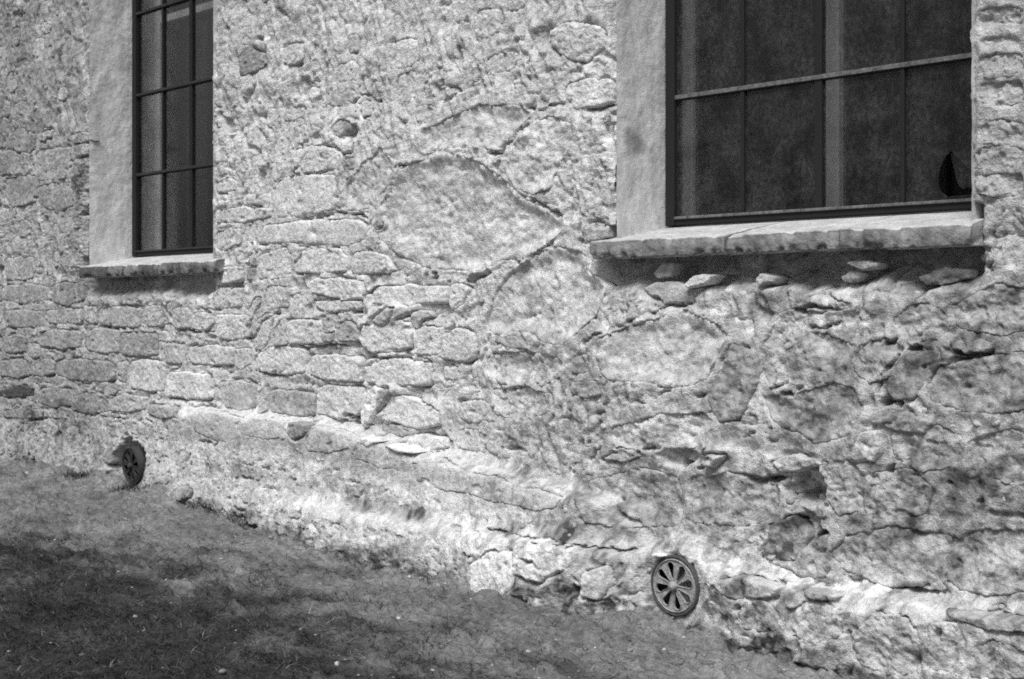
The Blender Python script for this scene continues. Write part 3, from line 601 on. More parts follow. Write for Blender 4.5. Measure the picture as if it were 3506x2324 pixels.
def prep(P, k=1):
    size = math.sqrt(max(np.ptp(P[:, 0]) * np.ptp(P[:, 1]), 1e-4))
    ds = min(max(size / 38, 0.0055), 0.0125)
    P = resample(chaikin(P, k), ds)
    c = P.mean(0); d = P - c; r = np.hypot(d[:, 0], d[:, 1])[:, None]
    n = (.011 if size < .35 else .003) * min(1, size / .12) + 0.008 * min(1, size / .2) * fbm(P[:, 0] * 11, P[:, 1] * 11, 3, 300) + 0.0035 * perlin(P[:, 0] * 60, P[:, 1] * 60, 310)
    return P + d / r * n[:, None], ds, size
for pts, tone, proud, Y, edge, rough, blocky in S:
    X, Z = W(pts[:, 0], pts[:, 1], Y); P = np.stack([X, Z], 1)
    if blocky:                                     # hewn blocks: fill out the corners
        lo, hi = P.min(0), P.max(0); u = (P - (lo + hi) / 2) / ((hi - lo) / 2); m = np.abs(u).max(1, keepdims=True)
        u = u * (1 + .75 * (1 / np.maximum(m, .55) - 1)); u = np.sign(u) * np.abs(u) ** .62
        P = (lo + hi) / 2 + u * (hi - lo) / 2 * .95
    P, ds, size = prep(P)
    OUT.append((P, ds, tone, proud, edge, rough))
    sx, sz = boxidx(P[:, 0].min() - .03, P[:, 0].max() + .03, P[:, 1].min() - .03, P[:, 1].max() + .03)
    if XX[sz, sx].size: occ[sz, sx] |= seg_dist(XX[sz, sx], ZZ[sz, sx], np.vstack([P[::3], P[:1]])) < .018; occ[sz, sx] |= inside(XX[sz, sx], ZZ[sz, sx], P[::2])
# filler: smaller stones half drowned in mortar
def free(x0, x1, z0, z1):
    sx, sz = boxidx(x0, x1, z0, z1)
    return XX[sz, sx].size > 0 and occ[sz, sx].mean() < 0.02
cands = []
def add_block(x, z, wd, ht, tone, proud):
    j = lambda a: random.uniform(-a, a)
    P = np.array([(x - wd / 2 + j(.008), z - ht / 2 + j(.008)), (x + j(.03), z - ht / 2 + j(.006)), (x + wd / 2 + j(.008), z - ht / 2 + j(.008)), (x + wd / 2 + j(.006), z + j(.02)),
                  (x + wd / 2 + j(.012), z + ht / 2 + j(.008)), (x + j(.04), z + ht / 2 + j(.008)), (x - wd / 2 + j(.012), z + ht / 2 + j(.008)), (x - wd / 2 + j(.006), z + j(.02))])
    P, ds, size = prep(P); OUT.append((P, ds, tone, proud, .012, random.uniform(.7, 1.2)))
    sx, sz = boxidx(P[:, 0].min() - .01, P[:, 0].max() + .01, P[:, 1].min() - .01, P[:, 1].max() + .01); occ[sz, sx] = True
z = .70
while z < 1.50:                                   # continue the courses between the surveyed blocks
    ht = random.uniform(.085, .12); x = -10.5
    while x < -5.0:
        wd = random.uniform(.14, .32)
        for wtry in (wd, wd * .7, wd * .5):
            zl = np.interp(x, L1X, L1Z) if x > L1X[0] else .5
            if z - ht / 2 > zl + .06 and not (any(a - .25 < x < b + .15 for a, b in OPEN) and z > 1.27) and free(x - wtry / 2 - .004, x + wtry / 2 + .004, z - ht / 2, z + ht / 2):
                cands.append(1); add_block(x, z, wtry, ht, random.uniform(.46, .58), random.uniform(.008, .018)); break
        x += wd * .4
    z += ht * .5
for i in range(2600):
    x = random.uniform(-10.6, -1.8); z = random.uniform(0.30, 3.3)
    up = z > 1.25 or x > -4.6
    if up and random.random() < .72: continue
    if x > -4.5 and z < 1.5: continue
    if z < (np.interp(x, L1X, L1Z) if x > L1X[0] else .45) + .08: continue
    wd = random.uniform(.09, .30) * (0.8 if up else 1); ht = random.uniform(.06, .14)
    if any(a - .22 < x < b + .14 and z > 1.28 for a, b in OPEN): continue
    if z > 1.24 + (x + 10.03) * -0.165 + 2.4: continue
    if len(cands) + len(OUT) >= 296: break
    if not free(x - wd / 2, x + wd / 2, z - ht / 2, z + ht / 2): continue
    n = random.randint(6, 9); ph = random.random() * 6
    P = np.array([(x + math.copysign(abs(math.cos(ph + k * 2 * math.pi / n)) ** .42, math.cos(ph + k * 2 * math.pi / n)) * wd / 2 * random.uniform(.85, 1.05),
                   z + math.copysign(abs(math.sin(ph + k * 2 * math.pi / n)) ** .42, math.sin(ph + k * 2 * math.pi / n)) * ht / 2 * random.uniform(.85, 1.05)) for k in range(n)])
    P, ds, size = prep(P)
    cands.append(1); OUT.append((P, ds, random.uniform(.44, .60), random.uniform(.004, .014), .012, random.uniform(.7, 1.2)))
    sx, sz = boxidx(x - wd / 2, x + wd / 2, z - ht / 2, z + ht / 2); occ[sz, sx] = True

H = L + R
# sink the bed under each stone, rake the joint round it
for P, ds, tone, proud, edge, rough in OUT:
    m = .06; sx, sz = boxidx(P[:, 0].min() - m, P[:, 0].max() + m, P[:, 1].min() - m, P[:, 1].max() + m)
    x, z = XX[sz, sx], ZZ[sz, sx]
    if not x.size: continue
    k = max(1, len(P) // 70); Pk = P[::k]
    d = seg_dist(x, z, np.vstack([Pk, Pk[:1]])); ins = inside(x, z, Pk)
    h = H[sz, sx]; bed = L[sz, sx] - 0.03
    h = np.where(ins, h + (np.minimum(bed, h - .01) - h) * sst(0.0, 0.012, d), h)
    fl = .25 + .75 * sst(-.45, .15, fbm(x * 4.5, z * 4.5, 2, 405))           # how far the mortar comes up to the face
    if rough > 1.5: fl = .6 + .4 * fl
    tgt = L[sz, sx] + proud * fl + (.004 + .007 * fbm(x * 9, z * 9, 2, 407) if rough > 1.5 else -.003) + .35 * R[sz, sx]
    h = np.where(ins, h, h + (tgt - h) * np.exp(-(d / (.06 if rough > 1.5 else .035)) ** 2))
    g = 0.038 * sst(-.1, 0.4, fbm(x * 6, z * 6, 3, 400)) * sst(0.006, 0.014, proud) * (.04 if rough > 1.5 else 1.0)
    h = np.where(ins, h, h - g * np.exp(-(d / 0.012) ** 2))
    H[sz, sx] = h
CR = np.zeros_like(H)
for pts, wd, dp, Y in C:
    X, Z = W(pts[:, 0], pts[:, 1], Y); P = np.stack([X, Z], 1)
    if len(P) < 2: continue
    m = .08; sx, sz = boxidx(P[:, 0].min() - m, P[:, 0].max() + m, P[:, 1].min() - m, P[:, 1].max() + m)
    x, z = XX[sz, sx], ZZ[sz, sx]
    if not x.size: continue
    wx = x + .012 * fbm(x * 22, z * 22, 2, 410); wz = z + .012 * fbm(x * 22, z * 22, 2, 415)
    d = seg_dist(wx, wz, P); gate = .15 + .85 * sst(-.2, .25, perlin(x * 7, z * 7, 418)); ww = wd * (.75 + .8 * perlin(x * 20, z * 20, 420))
    CR[sz, sx] = np.maximum(CR[sz, sx], 1.15 * gate * dp * np.exp(-(d / np.maximum(ww * .60, .004)) ** 4))
H = H - CR
def crack_at(x, z):
    t = np.zeros_like(x); x0, x1, z0, z1 = x.min() - .04, x.max() + .04, z.min() - .04, z.max() + .04
    for pts, wd, dp, Y in C:
        X, Z = W(pts[:, 0], pts[:, 1], Y)
        if X.max() < x0 or X.min() > x1 or Z.max() < z0 or Z.min() > z1: continue
        wx = x + .012 * fbm(x * 22, z * 22, 2, 410); wz = z + .012 * fbm(x * 22, z * 22, 2, 415)
        d = seg_dist(wx, wz, np.stack([X, Z], 1)); gate = .15 + .85 * sst(-.2, .25, perlin(x * 7, z * 7, 418)); ww = wd * (.75 + .8 * perlin(x * 20, z * 20, 420))
        t = np.maximum(t, 1.15 * gate * dp * np.exp(-(d / np.maximum(ww * .60, .004)) ** 4))
    return t
# vents: flat seat for the near one, hollow for the far one
VENT = [(W(2308, 2005, -.17), -.17, 0.118), (W(451.5, 1594, -.08), -.08, 0.118)]
for ((vx, vz), vy, vr), hollow in zip(VENT, (0, 1)):
    sx, sz = boxidx(vx - .5, vx + .5, vz - .4, vz + .4); x, z = XX[sz, sx], ZZ[sz, sx]; r = np.hypot(x - vx, z - vz)
    h = H[sz, sx]
    if hollow:
        rr = np.hypot((x - vx + .12) / .19, (z - vz - .01) / .14) + .22 * fbm(x * 8, z * 8, 3, 433)
        h = h - .16 * sst(1.1, .85, rr)
        rr = np.hypot((x - vx + .10) / .30, (z - vz) / .19) + .25 * fbm(x * 7, z * 7, 2, 430)
        h = h + (np.minimum(h, -vy - .025) - h) * sst(1.1, .6, rr)
    else:
        h = h + (-vy - .004 - h) * sst(vr + .10, vr + .01, r)
    h = h + (np.minimum(h, -vy - .012) - h) * sst(vr + .035, vr + .008, r)
    h = np.where(r < vr * .96, -vy - .10, h)
    H[sz, sx] = h
for r, p, rx, rz, dp, Y in ((6, (1245, 1235), .085, .075, .075, -.1), (8, (1400, 240), .10, .09, .045, -.12), (8, (1870, 445), .13, .025, .06, -.13), (6, (560, 1085), .12, .035, .045, -.08), (2, (795, 700), .05, .05, .045, 0)):
    q = loc(r, [p])[0]; X0, Z0 = W(q[0], q[1], Y); sx, sz = boxidx(X0 - .35, X0 + .35, Z0 - .3, Z0 + .3); x, z = XX[sz, sx], ZZ[sz, sx]
    H[sz, sx] -= dp * sst(1.1, .7, np.hypot((x - X0) / rx, (z - Z0) / rz) + .5 * fbm(x * 9, z * 9, 3, 436))
# hollow below the sills where bedding has fallen out, deepened to darken the shade
for (a, b), dp in zip(OPEN, (.10, .17)):
    sx, sz = boxidx(a - .3, b + .2, 1.15, 1.6); x, z = XX[sz, sx], ZZ[sz, sx]
    e = sst(a - .10, a + .0, x) * sst(b + .06, b - .02, x)
    lo = 1.345 + .035 * fbm(x * 5, z * 0, 3, 440)
    H[sz, sx] -= dp * e * sst(lo - .05, lo + .06, z)
# lateral wobble so that edges of the openings are ragged
XD = XX + 0.004 * perlin(XX * 30, ZZ * 30, 450)
for a, b in OPEN:
    for e, s in ((a, 1), (b, -1)):
        wob = 0.010 * fbm(np.full_like(ZZ, e) * 3, ZZ * 7, 4, 460 + int(e * 10), .65)
        XD += wob * sst(.06, 0, np.abs(XX - e)) * (ZZ > 1.45)
        edge_round = sst(.035, 0, np.abs(XX - e)) * (ZZ > 1.45) * (ZZ < Z_TOP + .05)
        H = H - edge_round * .022
ZD = gather(XX, ZZ) + .004 * perlin(XX * 28, ZZ * 28, 455) + .009 * sst(.6, .4, ZZ) * fbm(XX * 22, ZZ * 34, 3, 457, .6)
V = np.stack([XD, -H, ZD], -1).reshape(-1, 3)
idx = np.arange(nz * nx).reshape(nz, nx)
xc = (xs[:-1] + xs[1:]) / 2; zc = (zs[:-1] + zs[1:]) / 2
hole = np.zeros((nz - 1, nx - 1), bool)
for a, b in OPEN: hole |= ((xc > a) & (xc < b))[None, :] & ((zc > ZB_HOLE) & (zc < Z_TOP))[:, None]
F = np.stack([idx[:-1, :-1], idx[:-1, 1:], idx[1:, 1:], idx[1:, :-1]], -1)[~hole]
# return the wall into the openings
extraV, extraF = [], []; base = nz * nx; tone_extra = []
def strip(ids, dy):
    global base
    n = len(ids); back = V[ids].copy(); back[:, 1] = dy
    extraV.append(back); tone_extra.append(TONE.reshape(-1)[ids])
    nb = np.arange(base, base + n); base += n
    extraF.append(np.stack([ids[:-1], ids[1:], nb[1:], nb[:-1]], 1))
for a, b in OPEN:
    ia, ib = np.argmin(np.abs(xs - a)), np.argmin(np.abs(xs - b)); ja, jb = np.argmin(np.abs(zs - ZB_HOLE)), np.argmin(np.abs(zs - Z_TOP))
    strip(idx[ja:jb + 1, ia], 0.10); strip(idx[ja:jb + 1, ib][::-1], 0.34); strip(idx[ja, ia:ib + 1], 0.33); strip(idx[jb, ia:ib + 1][::-1], 0.34)
V = np.vstack([V] + extraV); F = np.vstack([F] + extraF); TT = np.concatenate([TONE.reshape(-1)] + tone_extra)

house = bpy.data.objects.new('stone_building', None); col.objects.link(house)
tag(house, 'weathered rubble stone building wall with two barred dark windows and two round vents', 'building')
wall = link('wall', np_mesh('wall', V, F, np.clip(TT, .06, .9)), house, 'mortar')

# ------------------------------------------------------------------ each stone
def strata(X, Z):
    return ridged((X * .93 - Z * .36) * 2.0, (Z * .93 + X * .30) * 5.5, 3, 530)
for si, (P, ds, tone, proud, edge, rough) in enumerate(OUT):
    c = P.mean(0); n = len(P); ring = np.vstack([P, P[:1]])
    r_ = np.random.RandomState(si + 11)
    gx0, gx1, gz0, gz1 = P[:, 0].min(), P[:, 0].max(), P[:, 1].min(), P[:, 1].max()
    gX, gZ = np.meshgrid(np.arange(gx0, gx1, ds), np.arange(gz0, gz1, ds * .87)); gX = gX + (np.arange(gX.shape[0]) % 2)[:, None] * ds * .5
    gX = (gX + r_.uniform(-.25, .25, gX.shape) * ds).ravel(); gZ = (gZ + r_.uniform(-.25, .25, gZ.shape) * ds).ravel()
    ok = inside(gX, gZ, P); gX, gZ = gX[ok], gZ[ok]
    gd = seg_dist(gX, gZ, ring); ok = gd > ds * .55; gX, gZ, gd = gX[ok], gZ[ok], gd[ok]
    pts = np.vstack([P, np.stack([gX, gZ], 1)])
    o_v, o_e, o_f, vi, _, _ = delaunay_2d_cdt([Vector(p) for p in pts.tolist()], [(i, (i + 1) % n) for i in range(n)], [], 1, 1e-7)
    X = np.array([v[0] for v in o_v]); Z = np.array([v[1] for v in o_v])
    isb = np.array([any(q < n for q in l) for l in vi]); ed = seg_dist(X, Z, ring); ed[isb] = 0
    tx, tz = r_.uniform(-.06, .06), r_.uniform(-.10, .05)
    Lc = large(X, Z); Lm = large(c[0:1], c[1:2])[0]
    Lf = Lc if rough > 1.5 else .4 * Lc + .6 * (Lm + (batter(X, Z) - batter(c[0:1], c[1:2])[0]))
    ew = edge * (1 + .5 * perlin(X * 8, Z * 8, 500 + si % 7))
    fl = .25 + .75 * sst(-.45, .15, fbm(X * 4.5, Z * 4.5, 2, 405)); fl = .6 + .4 * fl if rough > 1.5 else .55 * fl
    h = Lf + proud * (fl + (1 - fl) * (1 - (1 - np.clip(ed / ew, 0, 1)) ** 2.0))
    h = h + (tx * (X - c[0]) + tz * (Z - c[1])) * min(1, .25 / max(np.ptp(P[:, 0]), .05))
    h = h + min(rough, 1.4) * (0.0050 * fbm(X * 9 + si, Z * 10, 3, 510) + 0.0030 * fbm(X * 40, Z * 44, 2, 520, .6))
    if rough > 1.5:
        fc = np.full(X.shape, 9.)
        for _ in range(6):
            fx, fz = r_.uniform(gx0, gx1), r_.uniform(gz0, gz1)
            fc = np.minimum(fc, r_.uniform(0, .012) + r_.uniform(-.13, .13) * (X - fx) + r_.uniform(-.13, .13) * (Z - fz))
        h = h + np.clip(fc, -.022, .02) * sst(0, .06, ed) + .006 * strata(X, Z) - .004 + .010 * fbm(X * 4.5, Z * 5, 2, 533) - .008 * sst(.45, .65, perlin(X * 22, Z * 26, 535))
    h = h - .010 * sst(.5, .7, perlin(X * 15 + si, Z * 18, 540))
    k1, k2, kd = worley(X / .04 + .4 * perlin(X * 20, Z * 20, 41), Z / .034, 6)
    h = h + (.0035 + .0055 * sst(-.3, .4, perlin(X * 4, Z * 4, 43))) * min(rough, 2) / 2 * (kd - .5) - .004 * rough / 2 * sst(.14, 0, k2 - k1)
    h = h - .75 * crack_at(X, Z)
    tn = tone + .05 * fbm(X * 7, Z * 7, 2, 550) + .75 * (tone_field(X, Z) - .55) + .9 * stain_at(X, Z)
    # side wall of the stone running back into the bed
    bi = np.where(isb)[0]; src = {}
    for i in bi:
        for q in vi[i]:
            if q < n: src[q] = i
    loop = [src[q] for q in range(n) if q in src]; nb = len(loop)
    Vx = np.stack([X, -h, Z], 1); back = Vx[loop].copy(); back[:, 1] = -(Lc[loop] - .05)
    m0 = len(Vx); Vx = np.vstack([Vx, back]); tn = np.concatenate([tn, tn[loop]])
    faces = [tuple(f) for f in o_f]
    area = np.sum(P[:, 0] * np.roll(P[:, 1], -1) - np.roll(P[:, 0], -1) * P[:, 1])
    for k in range(nb):
        a_, b_ = k, (k + 1) % nb
        faces.append((loop[a_], m0 + a_, m0 + b_, loop[b_]) if area > 0 else (loop[b_], m0 + b_, m0 + a_, loop[a_]))
    me = bpy.data.meshes.new('stone'); me.from_pydata(Vx.tolist(), [], faces)
    at = me.attributes.new('tone', 'FLOAT', 'POINT'); at.data.foreach_set('value', np.clip(tn, .08, .86).astype(np.float32))
    link('stone', me, wall, 'stone')

# small chips of stone stuck in the joints
def chip_mesh(name, centers, sizes, squash, tones, seed):
    r_ = np.random.RandomState(seed); bm = bmesh.new(); bmesh.ops.create_icosphere(bm, subdivisions=1, radius=1.0)
    bv = np.array([v.co[:] for v in bm.verts]); bf = np.array([[v.index for v in f.verts] for f in bm.faces]); bm.free()
    Vs, Fs, Ts = [], [], []
    for i, (c, s) in enumerate(zip(centers, sizes)):
        v = bv * (1 + r_.uniform(-.28, .28, (len(bv), 1))) * np.array(squash) * r_.uniform(.7, 1.3, 3) * s
        a = r_.uniform(0, 6.28); b = r_.uniform(-.5, .5); ca, sa, cb, sb = math.cos(a), math.sin(a), math.cos(b), math.sin(b)
        if seed == 1: ca, sa = cb, sb
        v = np.stack([v[:, 0] * ca - v[:, 1] * sa, v[:, 0] * sa + v[:, 1] * ca, v[:, 2]], 1)
        v = np.stack([v[:, 0] * cb + v[:, 2] * sb, v[:, 1], -v[:, 0] * sb + v[:, 2] * cb], 1)
        Vs.append(v + c); Fs.append(bf + i * len(bv)); Ts.append(np.full(len(bv), tones[i]))
    return np_mesh(name, np.vstack(Vs), np.vstack(Fs), np.concatenate(Ts))
cc, ss = [], []
while len(cc) < 320:
    x = random.uniform(-10.4, -1.9); z = random.uniform(.12, 2.9)
    if any(a - .06 < x < b + .04 and z > 1.42 for a, b in OPEN): continue
    if z > 1.5 and random.random() < .7: continue
    i, j = np.searchsorted(xs, x), np.searchsorted(zs, z)
    if occ[min(j, nz - 1), min(i, nx - 1)]: continue
    cc.append((x, -H[j, i] + .004, z)); ss.append(random.uniform(.008, .020))
ch = link('rubble_chips', chip_mesh('rubble_chips', cc, ss, (1.2, .6, .75), [random.uniform(.35, .58) for _ in cc], 1), wall, 'stone', False)
ch['kind'] = 'stuff'

# ------------------------------------------------------------------ windows
def grid_patch(name, x, y, z, tone, parent, mat):
    a, b = x.shape; i = np.arange(a * b).reshape(a, b)
    Fq = np.stack([i[:-1, :-1], i[:-1, 1:], i[1:, 1:], i[1:, :-1]], -1).reshape(-1, 4)
    return link(name, np_mesh(name, np.stack([x, y, z], -1).reshape(-1, 3), Fq, tone.reshape(-1)), parent, mat)
def curve_plate(name, outer, holes, thick, parent, mat, bevel=0.0):
    cu = bpy.data.curves.new(name, 'CURVE'); cu.dimensions = '2D'; cu.fill_mode = 'BOTH'; cu.extrude = thick / 2; cu.bevel_depth = bevel; cu.bevel_resolution = 1
    for P in [outer] + holes:
        s = cu.splines.new('POLY'); s.points.add(len(P) - 1)
        for p, q in zip(s.points, P): p.co = (q[0], q[1], 0, 1)
        s.use_cyclic_u = True
    o = bpy.data.objects.new(name, cu); col.objects.link(o)
    me = bpy.data.meshes.new_from_object(o.evaluated_get(bpy.context.evaluated_depsgraph_get())); bpy.data.objects.remove(o)
    v = np.zeros(len(me.vertices) * 3); me.vertices.foreach_get('co', v); v = v.reshape(-1, 3)
    v = np.stack([v[:, 0], -v[:, 2], v[:, 1]], 1)          # lay it upright, facing -y
    me.vertices.foreach_set('co', v.ravel()); me.update(); me.materials.clear()
    return link(name, me, parent, mat, False)

ROWS = [Z_BOT + .03, 2.16, 2.705, 3.262, 3.82, Z_TOP - .03]
def make_window(a, b, label, left):
    gl = 'glass_clear' if left else 'glass_dusty'
    xf0 = a + .024; xf1 = b - .03; y0 = REC
    cols = [xf0 + .035 + (xf1 - xf0 - .07) * k / 4 for k in range(5)]
    bm = bmesh.new()
    box_bm(bm, xf0, xf0 + .05, y0 - .025, y0 + .035, Z_BOT, Z_TOP, .004); box_bm(bm, xf1 - .05, xf1, y0 - .025, y0 + .035, Z_BOT, Z_TOP, .004)
    box_bm(bm, xf0 + .0505, xf1 - .0505, y0 - .020, y0 + .030, Z_BOT, Z_BOT + .032, .004); box_bm(bm, xf0 + .0505, xf1 - .0505, y0 - .020, y0 + .030, Z_TOP - .05, Z_TOP, .004)
    me = bpy.data.meshes.new('window'); bm.to_mesh(me); bm.free()
    win = link('window', me, house, 'frame', False); win['label'] = label
    box('drip_rail', win, 'bar_dark' if left else 'bar', xf0 + .052, xf1 - .052, y0 - .030, y0 - .0205, Z_BOT + .026, Z_BOT + .038, .003)
    for k in (1, 2, 3):
        wd = .017 if k == 2 else .009
        box('glazing_bar', win, 'frame', cols[k] - wd, cols[k] + wd, y0 - .016, y0 + .016, Z_BOT + .033, Z_TOP - .051, .003)
    for r in range(1, 5):
        box('cross_bar', win, 'bar_dark' if left else 'bar', xf0 + .051, xf1 - .051, y0 - .022, y0 - .0165, ROWS[r] - .008, ROWS[r] + .010, .002)
        box('cross_bar', win, 'frame', xf0 + .051, xf1 - .051, y0 - .0163, y0 + .010, ROWS[r] - .012, ROWS[r] + .006, .002)
    for r in range(5):
        for k in range(4):
            x0, x1, z0, z1 = cols[k] + .003, cols[k + 1] - .003, ROWS[r] + .003, ROWS[r + 1] - .003
            outer = [(x0, z0), (x1, z0), (x1, z1), (x0, z1)]; holes = []
            if not left and r == 0 and k == 3:
                pp = loc(3, [(1988, 785), (1960, 812), (1936, 860), (1922, 920), (1924, 965), (1940, 1000), (1972, 1022), (2030, 1018), (2110, 1010), (2140, 960), (2110, 905), (2060, 860)])
                hx, hz = W(pp[:, 0], pp[:, 1], y0); hx = np.minimum(hx, x1 - .01); hz = np.maximum(hz, z0 + .008); holes = [list(zip(hx, hz))]
            pn = curve_plate('glass_pane', outer, holes, .003, win, gl)
            pn.location.y = y0 - .002
            if holes:
                pn['label'] = 'pane with a curved piece broken out of its lower corner'
                ps = loc(3, [(1988, 800), (2000, 860), (2022, 950), (2035, 972), (2056, 985), (2068, 972), (2110, 985), (2130, 900), (2120, 820), (2040, 780)])
                gx, gz = W(ps[:, 0], ps[:, 1], y0 + .02); sh = curve_plate('glass_shard', list(zip(np.minimum(gx, x1 - .012), gz)), [], .003, win, 'glass_dusty'); sh.location.y = y0 + .016
    # inner wooden casement behind the glass
    yi = y0 + .15
    ix0, ix1 = a - .03 + (.05 if left else 0), b + .03; xm = a + .755 + (.13 if left else 0)
    bm = bmesh.new()
    box_bm(bm, ix0 - .04, ix0 + .065, yi, yi + .05, Z_BOT - .03, Z_TOP, .006); box_bm(bm, ix1 - .065, ix1 + .04, yi, yi + .05, Z_BOT - .03, Z_TOP, .006)
    box_bm(bm, xm - .040, xm + .040, yi - .012, yi + .05, Z_BOT + .035, Z_TOP - .08, .006)
    box_bm(bm, ix0 + .066, ix1 - .066, yi + .002, yi + .048, Z_BOT - .03, Z_BOT + .034, .006); box_bm(bm, ix0 + .066, ix1 - .066, yi + .002, yi + .048, Z_TOP - .08, Z_TOP, .006)
    box_bm(bm, ix0 + .066, xm - .041, yi + .004, yi + .046, 3.22, 3.27, .004); box_bm(bm, xm + .041, ix1 - .066, yi + .004, yi + .046, 3.22, 3.27, .004)
    me = bpy.data.meshes.new('inner_casement'); bm.to_mesh(me); bm.free(); link('inner_casement', me, win, 'inner_raised' if left else 'inner', False)
    for p0, p1 in ((ix0 + .066, xm - .041), (xm + .041, ix1 - .066)):
        for q0, q1 in ((Z_BOT + .036, 3.219), (3.271, Z_TOP - .081)): box('inner_pane', win, 'glass_clear', p0, p1, yi + .022, yi + .025, q0, q1)
    # plastered reveal
    zz = np.linspace(1.50, Z_TOP + .02, 240); yy = np.linspace(-.012, REC + .16, 44); Yg, Zg = np.meshgrid(yy, zz)
    xr = a + .016 + .004 * fbm(Yg * 8, Zg * 5, 3, 600) + .0015 * fbm(Yg * 40, Zg * 30, 2, 603)
    tn = .64 + .12 * fbm(Yg * 7, Zg * 4, 4, 610) + .06 * fbm(Yg * 22, Zg * 12, 3, 615)
    if not left:
        X0, Z0 = 0.0, 0.0
        q = np.hypot((Yg - .10) / .10, (Zg - 1.955) / .06) + .5 * fbm(Yg * 14, Zg * 14, 3, 620); tn = tn - .30 * sst(1.2, .3, q)
    grid_patch('reveal', xr, Yg, Zg, np.clip(tn, .1, .85), win, 'plaster')
    xr2 = b + .010 + .004 * fbm(Yg * 8, Zg * 5, 3, 630)
    grid_patch('reveal', xr2[:, ::-1], Yg[:, ::-1], Zg[:, ::-1], np.clip(tn, .1, .85), win, 'plaster')
    xl = np.linspace(a, b, 60); Xg, Yg2 = np.meshgrid(xl, yy)
    grid_patch('lintel', Xg, Yg2, Z_TOP - .004 + .003 * fbm(Xg * 6, Yg2 * 6, 2, 640), np.full(Xg.shape, .55), win, 'plaster')
    return win
WL = make_window(*OPEN[0], 'narrow-looking window farther off, with thin dark bars over pale inner frames', True)
WR = make_window(*OPEN[1], 'nearer window with dusty panes and one broken pane', False)

# stone sills in pieces, sloping top, chipped lower edge
def sill(a, b, cuts, label, yf, drop, streaks, seed):
    base_ = bpy.data.objects.new('window_sill', None); col.objects.link(base_); base_.parent = house; base_['label'] = label
    ends = [a] + cuts + [b]
    for k in range(len(ends) - 1):
        x0, x1 = ends[k] + (.0025 if k else 0), ends[k + 1] - (.0025 if k < len(ends) - 2 else 0)
        dz = random.uniform(-.004, .004); dyk = random.uniform(-.006, .006)
        nxs = max(12, int((x1 - x0) / .009)); u = np.linspace(x0, x1, nxs)
        # profile loop from back top over the nose to back bottom
        top_b, top_f, th = Z_BOT - .002, Z_BOT - drop, .072
        prof = []
        for t in np.linspace(0, 1, 34): prof.append((REC + .02 + (yf - REC - .02) * t, top_b + (top_f - top_b) * t, 0))
        for t in np.linspace(.06, 1, 12): prof.append((yf - .004 * math.sin(t * 3.14), top_f - th * t, 1))
        for t in np.linspace(.12, 1, 10): prof.append((yf + (.12 - yf) * t, top_f - th + .004 * t, 2))
        pr = np.array(prof); Ug, _ = np.meshgrid(u, pr[:, 0]); Yg = np.repeat(pr[:, 0:1], nxs, 1); Zg = np.repeat(pr[:, 1:2], nxs, 1); kind = np.repeat(pr[:, 2:3], nxs, 1)
        s_ = np.concatenate([[0], np.cumsum(np.hypot(np.diff(pr[:, 0]), np.diff(pr[:, 1])))])[:, None] + 0 * Ug
        front = sst(REC - .05, yf + .05, Yg)
        dis = .004 * fbm(Ug * 9, s_ * 9, 3, 700 + seed) + .0025 * fbm(Ug * 40, s_ * 40, 2, 705 + seed)
        chip = .020 * sst(.15, .55, fbm(Ug * 16, Ug * 0 + seed, 3, 710)) * np.exp(-((Zg - (top_f - th)) / .016) ** 2) * (kind >= 1)
        chip2 = .010 * sst(.2, .6, fbm(Ug * 12, Ug * 0 + seed, 3, 715)) * np.exp(-((Yg - yf) / .02) ** 2) * (kind <= 1) * np.exp(-((Zg - top_f) / .02) ** 2)
        Yo = Yg + chip + chip2 + dyk * front + dis * (kind == 1); Zo = Zg + chip * .6 - chip2 * .6 + dz * front + dis * (kind != 1) * front + .006 * perlin(Ug * 2.2, Ug * 0, 720 + seed) * front
        tn = np.where(kind == 1, .28, .50) + .08 * fbm(Ug * 6, s_ * 8, 3, 730 + seed)  # front toned darker than the top: its weaker light put into the colour
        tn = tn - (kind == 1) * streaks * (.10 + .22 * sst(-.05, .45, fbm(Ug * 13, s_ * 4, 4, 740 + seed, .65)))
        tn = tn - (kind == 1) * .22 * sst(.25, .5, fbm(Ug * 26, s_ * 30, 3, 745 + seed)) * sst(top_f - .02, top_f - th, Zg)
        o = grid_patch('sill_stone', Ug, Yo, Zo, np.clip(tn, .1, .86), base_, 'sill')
        me = o.data; bm = bmesh.new(); bm.from_mesh(me); bm.normal_update()
        be = [e for e in bm.edges if e.is_boundary]
        for xe in (x0, x1):                               # close the ends
            ring = [v for v in bm.verts if abs(v.co.x - xe) < 1e-5]; ring.sort(key=lambda v: v.index)
            if len(ring) > 3:
                try: bm.faces.new(ring)
                except ValueError: pass
        bmesh.ops.recalc_face_normals(bm, faces=bm.faces); bm.to_mesh(me); bm.free()
YF = -.075
sx0, _ = W(1365 * 1.4825, 590 * 1.4825, YF); sx1, _ = W(2244 * 1.4825, 560 * 1.4825, YF)
c1, _ = W(1676 * 1.4825, 570 * 1.4825, YF); c2, _ = W(1938 * 1.4825, 560 * 1.4825, YF)
sill(float(sx0), float(sx1), [float(c1), float(c2)], 'pale three-piece stone sill with chipped edge under the nearer window', YF, .078, .25, 3)
tx0, _ = W(183 * 1.4825, 625 * 1.4825, YF); tx1, _ = W(499 * 1.4825, 620 * 1.4825, YF); d1, _ = W(468 * 1.4825, 620 * 1.4825, YF)
sill(float(tx0), float(tx1), [float(d1)], 'stone sill with dark vertical streaks under the farther window', YF, .078, 1.0, 9)

